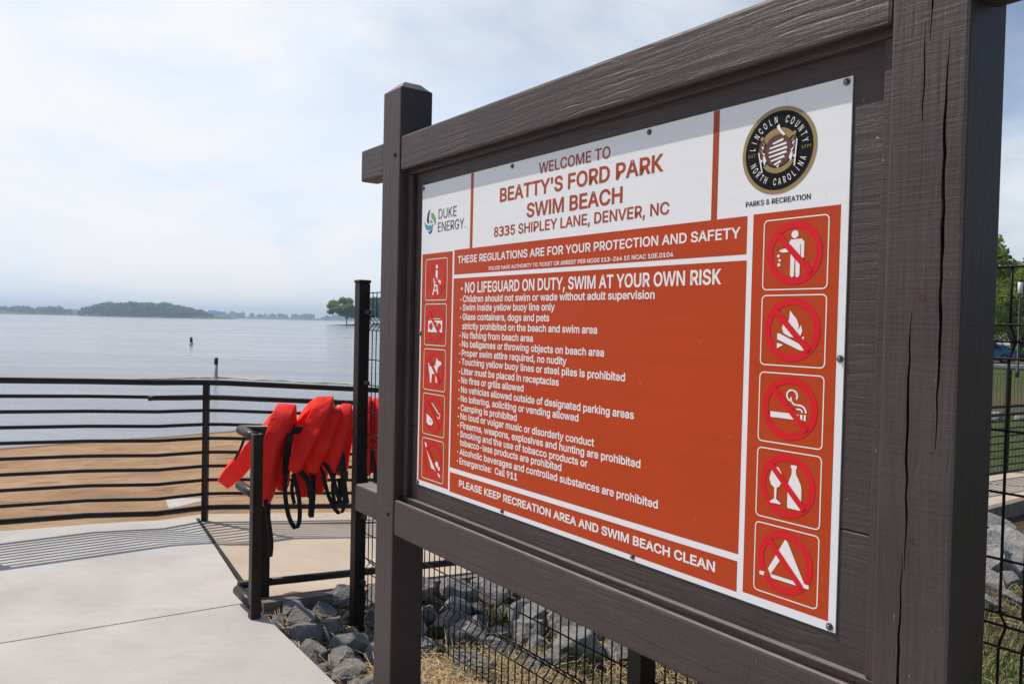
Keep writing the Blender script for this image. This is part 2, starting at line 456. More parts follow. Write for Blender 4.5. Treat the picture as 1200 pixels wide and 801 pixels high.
# ------------------------------------------------------------------ setting: ground, water
def smooth(a, b, x):
    k = np.clip((x - a) / (b - a), 0, 1); return k * k * (3 - 2 * k)
rng = np.random.default_rng(7)
def vnoise(x, y, f, seed=0):
    """cheap smooth noise from a few sines"""
    r_ = np.random.default_rng(seed); o = 0
    for k in range(7):
        a = r_.uniform(0, 6.283); w = f * r_.uniform(0.5, 2.0); p = r_.uniform(0, 6.283)
        o = o + np.sin((x * np.cos(a) + y * np.sin(a)) * w + p)
    return o / 7
def shore_q(x, y):
    q = (x + 8.6) * -0.69 + (y - 18.5) * 0.72
    q = q + 0.5 * vnoise(x, y, 0.35, 3)
    q2 = -(x - (0.3 * y + 3)) * 0.95
    return np.where(y > 8, np.minimum(q, np.where(q2 < 0, q2 - 2, q)), q)
def ground_z(x, y):
    q = shore_q(x, y)
    zb = -1.25 - 0.081 * q
    s = (x - TL.x) * DS.x + (y - TL.y) * DS.y
    n = (x - TL.x) * DN.x + (y - TL.y) * DN.y
    zl = -0.10 - 0.07 * np.clip(n, 0, 9)
    dip = smooth(-1.75, -1.3, s) * (1 - smooth(-0.75, -0.3 + 0.1 * np.clip(n, 0, 9), s)) * smooth(-0.15, 0.1, n)
    zl = zl - 0.06 * dip + 0.0 * smooth(-0.6, 0.6, s) * smooth(0, 0.6, n)
    zl = zl + 0.05 * smooth(-1.75, -1.6, s) * (1 - smooth(-1.4, -1.0, s)) * smooth(-0.2, 0.0, n)
    zl = zl + 0.012 * vnoise(x, y, 5.0, 5)
    far = smooth(12, 60, y)
    zl = zl + far * 0.35
    z = np.minimum(np.maximum(zb, -2.2), zl)
    return z + 0.02 * vnoise(x, y, 2.0, 9) * smooth(6.8, 8, y)
def gz(x, y): return float(ground_z(np.array([x]), np.array([y]))[0])

def axis(spec):
    out = [spec[0][0]]
    for a, b, st in spec:
        k = max(1, int(round((b - a) / st))); out += list(np.linspace(a, b, k + 1)[1:])
    return np.array(out)
gx = axis([(-60, -12, 2.0), (-12, -5, 0.5), (-5, 7, 0.1), (7, 16, 0.4), (16, 60, 1.5), (60, 150, 5)])
gy = axis([(-25, -3, 2.0), (-3, 2, 0.4), (2, 10, 0.1), (10, 26, 0.4), (26, 60, 1.5), (60, 160, 5)])
X, Y = np.meshgrid(gx, gy)
Z = ground_z(X, Y)
nx, ny = len(gx), len(gy)
idx = np.arange(nx * ny).reshape(ny, nx)
quads = np.stack([idx[:-1, :-1], idx[:-1, 1:], idx[1:, 1:], idx[1:, :-1]], -1).reshape(-1, 4)
me = np_mesh('ground', np.stack([X, Y, Z], -1).reshape(-1, 3), quads)
Sx = (X - TL.x) * DS.x + (Y - TL.y) * DS.y
Nx = (X - TL.x) * DN.x + (Y - TL.y) * DN.y
q = shore_q(X, Y)
sandm = (1 - smooth(-1.75, -1.3, Sx)) * (1 - smooth(2.5, 6.5, X - 0.10 * np.clip(Y - 12, 0, 30)))
grassm = smooth(-0.2, 1.0, Sx - 0.08 * np.clip(Nx - 1, 0, 6) + 0.25 + 0.5 * vnoise(X, Y, 1.6, 11)) * smooth(0.9, 2.6, Nx)
grassm = np.maximum(grassm, smooth(3, 7, X) * smooth(9, 13, Y) * (1 - sandm))
soil = smooth(21, 23, Y) * (1 - smooth(29, 33, Y)) * smooth(9, 12, X)
grassm = grassm * (1 - 0.85 * soil)
wet = smooth(-0.9, -0.1, q) * (X < 12)
rgba = np.stack([sandm, grassm, wet * 0.8, np.ones_like(X)], -1).reshape(-1, 4).astype(np.float32)
ca = me.color_attributes.new('zone', 'FLOAT_COLOR', 'POINT')
ca.data.foreach_set('color', rgba.ravel())
me.shade_smooth()
obj('ground', me, M_ground, kind='structure')

mb = MB()
mb.poly([[(-3500, -120), (3500, -120), (3500, 3500), (-3500, 3500)]], lambda u, v: Vector((u, v, -1.25)))
obj('lake_water', mb, M_water, kind='structure')

# walkway slabs ------------------------------------------------------
def slab(name, top, th, m_, **kw):
    """top: list of 3D points (counter clockwise); a slab of the given thickness"""
    bm = bmesh.new()
    tv = [bm.verts.new(p) for p in top]
    f = bm.faces.new(tv)
    r_ = bmesh.ops.extrude_face_region(bm, geom=[f])
    vs_ = [g for g in r_['geom'] if isinstance(g, bmesh.types.BMVert)]
    bmesh.ops.translate(bm, vec=(0, 0, -th), verts=vs_)
    bmesh.ops.recalc_face_normals(bm, faces=bm.faces[:])
    es = [e for e in bm.edges if all(v.co.z > min(p[2] for p in top) - th * 0.5 for v in e.verts)]
    bmesh.ops.bevel(bm, geom=es, offset=0.004, segments=2, affect='EDGES')
    me_ = bpy.data.meshes.new(name); bm.to_mesh(me_); bm.free()
    return obj(name, me_, m_, **kw)
PA = Vector((-2.47, 6.26, 0)); PB = Vector((-1.42, 4.44, 0))
ed = Vector((0.563, -0.826, 0))
PC = Vector((-0.736, 3.452, 0)) + ed * 0.0
# scored joint across the walkway: the slab is cast in two bays
JL0 = Vector((-9.0, 0.35, 0)); JL1 = Vector((-1.437, 4.440, 0))
jd = (Vector((-2.447, 3.804, 0)) - JL1).normalized()
JF = JL1 + jd * 8
far_edge = [(-3.73, 5.77), (-3.33, 5.95), (-2.98, 6.11), (-2.47, 6.26)]
bayA = [(-1.437, 4.440, 0)] + [(x, y, 0) for x, y in far_edge[::-1]] + [(-4.5, 5.25, 0), (-7, 2.9, 0), JF[:]]
slab('walkway', bayA, 0.2, M_conc, kind='structure')
o_ = Vector((0, -0.005, 0))
end = Vector((-0.736, 3.452, 0)) + ed * 9
bayB = [JL1 + o_, JF + o_, (-8, -6, 0), (end.x, -6, 0), end, Vector((-0.736, 3.452, 0))]
slab('walkway', [Vector(p)[:] for p in bayB], 0.2, M_conc, kind='structure')

def ramp_z(x, y):
    t_ = (x - PB.x) * DN.x + (y - PB.y) * DN.y
    return -0.004 - 0.07 * max(0.0, t_ - 0.1) if t_ < 8 else -0.557
rp = []
R1 = PB + DN * 0.0
R2 = PB + DN * 14
R3 = Vector((-2.455, 6.27, 0)); R4 = R3 + Vector((0.925, 0.38, 0)) * 1.15
R5 = R4 + Vector((0.86, 0.51, 0)) * 13.5
poly_ = [R1, R2, R5, R4, R3]
def zed(p): return (p.x, p.y, ramp_z(p.x, p.y))
bm = bmesh.new()
# ramp as strips so that it follows the fall
cuts = 10
front = [R1.lerp(R2, k / cuts) for k in range(cuts + 1)]
back = [R3.lerp(R4, min(1, k / 2)) if k <= 2 else R4.lerp(R5, (k - 2) / (cuts - 2)) for k in range(cuts + 1)]
fv = [bm.verts.new(zed(p)) for p in front]; bv = [bm.verts.new(zed(p)) for p in back]
fb = [bm.verts.new(v.co - Vector((0, 0, 0.22))) for v in fv]; bb = [bm.verts.new(v.co - Vector((0, 0, 0.22))) for v in bv]
for k in range(cuts):
    bm.faces.new((fv[k], fv[k + 1], bv[k + 1], bv[k])); bm.faces.new((fv[k + 1], fv[k], fb[k], fb[k + 1])); bm.faces.new((bv[k], bv[k + 1], bb[k + 1], bb[k]))
bm.faces.new((fv[0], bv[0], bb[0], fb[0])); bm.faces.new((fv[-1], fb[-1], bb[-1], bv[-1]))
bmesh.ops.recalc_face_normals(bm, faces=bm.faces[:])
me = bpy.data.meshes.new('ramp'); bm.to_mesh(me); bm.free()
obj('ramp_path', me, M_concw, kind='structure')
# dark filler in the gap between walkway and ramp
mb = MB(); jp = [(PA + Vector((0.004, 0.0, -0.003))), (PB + Vector((0.004, 0.01, -0.003)))]
mb.ribbon([p + Vector((0, 0, 0)) for p in jp], 0.024, 0.012, up=(0.86, 0.5, 0))
obj('joint_filler', mb, M_joint, kind='structure')
# kerb along the ramp's front edge
mb = MB()
kp = [PB + DN * (0.02 + k * 0.5) - DS * -0.045 for k in range(0, 28)]
for a, b_ in zip(kp, kp[1:]):
    za, zb_ = ramp_z(a.x, a.y), ramp_z(b_.x, b_.y)
    side = DS * 0.05
    vs8 = [mb.bm.verts.new(p) for p in ((a - side).to_tuple()[:2] + (za + 0.022,), (a + side).to_tuple()[:2] + (za + 0.022,), (b_ + side).to_tuple()[:2] + (zb_ + 0.022,), (b_ - side).to_tuple()[:2] + (zb_ + 0.022,),
          (a - side).to_tuple()[:2] + (za - 0.25,), (a + side).to_tuple()[:2] + (za - 0.25,), (b_ + side).to_tuple()[:2] + (zb_ - 0.25,), (b_ - side).to_tuple()[:2] + (zb_ - 0.25,))]
    for ii in ((0, 1, 2, 3), (1, 5, 6, 2), (0, 3, 7, 4), (0, 4, 5, 1), (3, 2, 6, 7)): mb.bm.faces.new([vs8[i] for i in ii])
obj('kerb', mb, M_kerb, kind='structure')
# low wall cap that carries the railing, along the walkway's lake side
rail_base = [(-4.6, 4.72, 0.0), (-3.555, 5.505, 0.0), (-3.12, 5.82, 0.0), (-2.635, 5.975, 0.0), (-2.395, 6.250, -0.008), (-1.37, 6.665, -0.07)]
_e = Vector((-1.37, 6.665, -0.07))
for k in range(1, 8): rail_base.append((_e.x + 0.86 * 1.9 * k, _e.y + 0.51 * 1.9 * k, max(-0.56, -0.07 - 0.125 * k)))
mb = MB()
outl_in, outl_out = [], []
for i, p in enumerate(rail_base):
    a = Vector(rail_base[max(0, i - 1)]); b_ = Vector(rail_base[min(len(rail_base) - 1, i + 1)])
    d = (b_ - a); d.z = 0; d.normalize(); nrm = Vector((-d.y, d.x, 0))
    outl_in.append(Vector(p) - nrm * 0.12); outl_out.append(Vector(p) + nrm * 0.25)
vt = [[mb.bm.verts.new(p + Vector((0, 0, dz - 0.008))) for p in line] for line in (outl_in, outl_out) for dz in (0, -0.9)]
for k in range(len(rail_base) - 1):
    for a, b_ in ((0, 2), (2, 3), (0, 1)):
        mb.bm.faces.new((vt[a][k], vt[a][k + 1], vt[b_][k + 1], vt[b_][k]))
obj('retaining_wall', mb, M_concw, kind='structure')
# concrete pad on the beach
slab('beach_pad', [(-3.42, 7.95, -0.34), (-2.72, 8.0, -0.34), (-3.0, 8.62, -0.37), (-3.72, 8.56, -0.37)], 0.3, M_conc, kind='structure')

# ------------------------------------------------------------------ the notice board
zb = -0.25
board = empty('notice_board', SN(0.92, 0.02, zb), RZ,
              label='dark brown timber notice board with large orange and white rules panel', cat='sign')
S0, N0 = 0.92, 0.02
def LP(s, n, d): return Vector((s - S0, n - N0, TL.z - d - zb))   # sign coordinates to board-local
def lbox(mb_, s0, s1, n0, n1, d0, d1, bev=0.004, mi=0): return mb_.box(LP(s0, n0, d1), LP(s1, n1, d0), bev, mi)

def apply_bool(o, cutters):
    for c in cutters:
        md = o.modifiers.new('cut', 'BOOLEAN'); md.operation = 'DIFFERENCE'; md.solver = 'EXACT'; md.object = c
        md.material_mode = 'INDEX'
    dg = bpy.context.evaluated_depsgraph_get()
    me_ = bpy.data.meshes.new_from_object(o.evaluated_get(dg))
    o.modifiers.clear(); o.data = me_
    for c in cutters:
        bpy.data.objects.remove(c)

def crack_cutter(pts, n_front, depth):
    """wedge-shaped cutter following a line of (s, d, halfwidth)"""
    mb_ = MB(); rings = []
    for s, d, w in pts:
        rings.append([mb_.bm.verts.new(LP(s - w, n_front - 0.01, d)), mb_.bm.verts.new(LP(s + w, n_front - 0.01, d)), mb_.bm.verts.new(LP(s + w * 0.2, n_front + depth, d)), mb_.bm.verts.new(LP(s - w * 0.2, n_front + depth, d))])
    for a, b_ in zip(rings, rings[1:]):
        for j in range(4): mb_.bm.faces.new((a[j], a[(j + 1) % 4], b_[(j + 1) % 4], b_[j]))
    mb_.bm.faces.new(rings[0][::-1]); mb_.bm.faces.new(rings[-1])
    for f in mb_.bm.faces: f.material_index = 1
    o = obj('cutter', mb_, [M_woodz, M_raw])
    o.parent = board
    return o

NF, NB = -0.055, 0.093
def make_post(s0, s1, dtop, label):
    mb_ = MB()
    bm_ = mb_.bm
    lbox(mb_, s0, s1, NF, NB, dtop + 0.03, TL.z - zb + 0.1, 0.007)
    top = max(v.co.z for v in bm_.verts)
    # chamfered head
    tops = [f for f in bm_.faces if f.normal.z > 0.99 and abs(f.calc_center_median().z - top) < 1e-4]
    f = max(tops, key=lambda f: f.calc_area())
    r_ = bmesh.ops.extrude_face_region(bm_, geom=[f])
    vs_ = [g for g in r_['geom'] if isinstance(g, bmesh.types.BMVert)]
    c = sum((v.co for v in vs_), Vector()) / len(vs_)
    for v in vs_:
        v.co.z += 0.03; v.co.x = c.x + (v.co.x - c.x) * 0.55; v.co.y = c.y + (v.co.y - c.y) * 0.55
    if f.is_valid: bmesh.ops.delete(bm_, geom=[f], context='FACES_ONLY')
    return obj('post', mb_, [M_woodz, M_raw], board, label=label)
post_l = make_post(-0.247, -0.095, -0.437, None)
post_r = make_post(1.942, 2.089, -0.437, 'upright with long splits in the paint')
bpy.context.view_layer.update()
rnd = random.Random(3)
def jitter(path, w):
    out = []
    for (s0, d0), (s1, d1) in zip(path, path[1:]):
        k = max(2, int(abs(d1 - d0) / 0.03))
        for i in range(k): out.append((s0 + (s1 - s0) * i / k + rnd.uniform(-0.0016, 0.0016), d0 + (d1 - d0) * i / k))
    out.append(path[-1]); n = len(out)
    return [(s, d, max(0.0006, w * math.sin(math.pi * min(1, max(0.02, (i + 0.3) / n))) ** 0.7 * rnd.uniform(0.75, 1.15))) for i, (s, d) in enumerate(out)]
cut = [crack_cutter(jitter([(2.054, -0.01), (2.050, 0.08), (2.051, 0.24), (2.052, 0.38), (2.054, 0.56), (2.053, 0.76)], 0.0042), NF, 0.03),
       crack_cutter(jitter([(2.019, -0.35), (2.018, -0.085), (2.0165, -0.01)], 0.0030), NF, 0.03),
       crack_cutter(jitter([(2.008, -0.05), (2.008, 0.14)], 0.0020), NF, 0.02),
       crack_cutter(jitter([(1.999, 0.50), (1.999, 0.69), (2.0015, 0.89), (2.003, 1.0)], 0.0034), NF, 0.03),
       crack_cutter(jitter([(1.998, 0.97), (1.9965, 1.16), (1.994, 1.5)], 0.0038), NF, 0.03)]
bpy.context.view_layer.update()
apply_bool(post_r, cut)
cut = [crack_cutter(jitter([(-0.16, 0.1), (-0.158, 0.4), (-0.161, 0.62)], 0.0014), NF, 0.012),
       crack_cutter(jitter([(-0.19, 0.75), (-0.187, 1.25)], 0.0012), NF, 0.012)]
bpy.context.view_layer.update()
apply_bool(post_l, cut)
# knots
for s, d, r_ in ((2.024, 0.318, 0.006), (2.019, 0.475, 0.009), (2.018, 0.94, 0.008)):
    mb = MB(); ring = []
    for j in range(9):
        a = 2 * math.pi * j / 9; rr = r_ * rnd.uniform(0.7, 1.1)
        ring.append((s + math.cos(a) * rr * 0.8, d + math.sin(a) * rr))
    mb.poly([ring], lambda u, v: LP(u, NF - 0.0004, v))
    obj('knot', mb, M_raw, board)

def rail(s0, s1, d0, d1, n1, cracks=()):
    mb_ = MB(); lbox(mb_, s0, s1, NF + 0.003, n1, d0, d1, 0.009)
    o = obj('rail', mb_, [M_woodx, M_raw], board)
    cs = []
    for path in cracks:
        mc = MB(); rings = []
        for s, d, w in path:
            rings.append([mc.bm.verts.new(LP(s, NF - 0.01, d - w)), mc.bm.verts.new(LP(s, NF - 0.01, d + w)), mc.bm.verts.new(LP(s, NF + 0.012, d + w * 0.2)), mc.bm.verts.new(LP(s, NF + 0.012, d - w * 0.2))])
        for a, b_ in zip(rings, rings[1:]):
            for j in range(4): mc.bm.faces.new((a[j], a[(j + 1) % 4], b_[(j + 1) % 4], b_[j]))
        mc.bm.faces.new(rings[0][::-1]); mc.bm.faces.new(rings[-1])
        for f in mc.bm.faces: f.material_index = 1
        c = obj('cutter', mc, [M_woodx, M_raw]); c.parent = board; cs.append(c)
    if cs:
        bpy.context.view_layer.update(); apply_bool(o, cs)
    return o
def hcrack(s0, s1, d0, d1, w):
    k = int((s1 - s0) / 0.04) + 1
    return [(s0 + (s1 - s0) * i / k, d0 + (d1 - d0) * i / k + rnd.uniform(-0.0012, 0.0012), max(0.0004, w * math.sin(math.pi * (i + 0.3) / (k + 0.6)))) for i in range(k + 1)]
# rails run between and past the posts (lapped into them)
rail(-0.093, 1.940, -0.205, -0.067, -0.034)
rail(-0.093, 1.940, 1.268, 1.412, -0.034, [hcrack(-0.08, 0.9, 1.392, 1.372, 0.0011), hcrack(0.75, 1.7, 1.358, 1.368, 0.0009)])
for s0, s1 in ((-0.462, -0.249), (2.091, 2.31)):
    for d0, d1 in ((-0.203, -0.067), (1.268, 1.388)):
        mb = MB(); lbox(mb, s0, s1, NF + 0.004, 0.035, d0, d1, 0.009)
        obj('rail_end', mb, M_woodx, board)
# backing planks
pl = [(-0.093, 0.963), (0.967, 1.33)]
for d0, d1 in pl:
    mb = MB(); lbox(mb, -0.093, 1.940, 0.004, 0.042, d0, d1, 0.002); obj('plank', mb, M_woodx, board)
# inner trim frame in front of the planks
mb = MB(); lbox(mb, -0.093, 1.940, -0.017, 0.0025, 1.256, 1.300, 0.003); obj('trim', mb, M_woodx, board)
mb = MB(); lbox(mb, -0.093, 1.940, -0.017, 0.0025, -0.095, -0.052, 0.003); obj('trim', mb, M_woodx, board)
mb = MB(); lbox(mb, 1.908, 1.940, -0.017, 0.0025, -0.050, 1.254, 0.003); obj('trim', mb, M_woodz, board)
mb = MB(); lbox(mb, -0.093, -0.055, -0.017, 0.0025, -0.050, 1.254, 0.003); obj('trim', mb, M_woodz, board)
# bolts in the posts
for s, d in ((-0.135, -0.135), (-0.135, 1.335), (1.985, -0.135)):
    mb = MB(); mb.tube([LP(s, NF + 0.002, d), LP(s, NF - 0.004, d)], 0.008, 10)
    mb.tube([LP(s, NF - 0.004, d), LP(s, NF - 0.007, d)], [0.0055, 0.004], 6)
    obj('bolt', mb, M_raw, board)

# printed panel
PW, PH = 1.83, 1.1916
mb = MB(); lbox(mb, 0, PW, 0.0, 0.0038, 0, PH, 0.0006)
panel = obj('panel', mb, M_white, board)
LAY = 0.0005
def at_n(layer): return lambda u, v: LP(u, -0.0003 - LAY * layer, v)
def field(name, rects, layer, m_, **kw):
    mb_ = MB()
    for (s0, d0, s1, d1) in rects: mb_.poly([[(s0, d0), (s1, d0), (s1, d1), (s0, d1)]], at_n(layer))
    return obj(name, mb_, m_, panel, **kw)
field('orange_field', [(0.0105, 0.2745, 0.2375, 1.171)], 0, M_orange, label='orange column behind the small symbols')
field('orange_field', [(0.2495, 0.2715, 1.5700, 0.3630)], 0, M_orange, label='orange heading band')
field('orange_field', [(0.2475, 0.3775, 1.5715, 1.0845)], 0, M_orange, label='orange field behind the list of rules')
field('orange_field', [(0.2490, 1.1020, 1.5695, 1.1760)], 0, M_orange, label='orange band along the foot')
field('orange_field', [(1.5872, 0.2700, 1.8120, 1.1705)], 0, M_orange, label='orange column behind the large symbols')
field('divider', [(0.3530, 0.001, 0.3705, 0.2712)], 0, M_rust)
field('divider', [(1.4592, 0.001, 1.4780, 0.2712)], 0, M_rust)

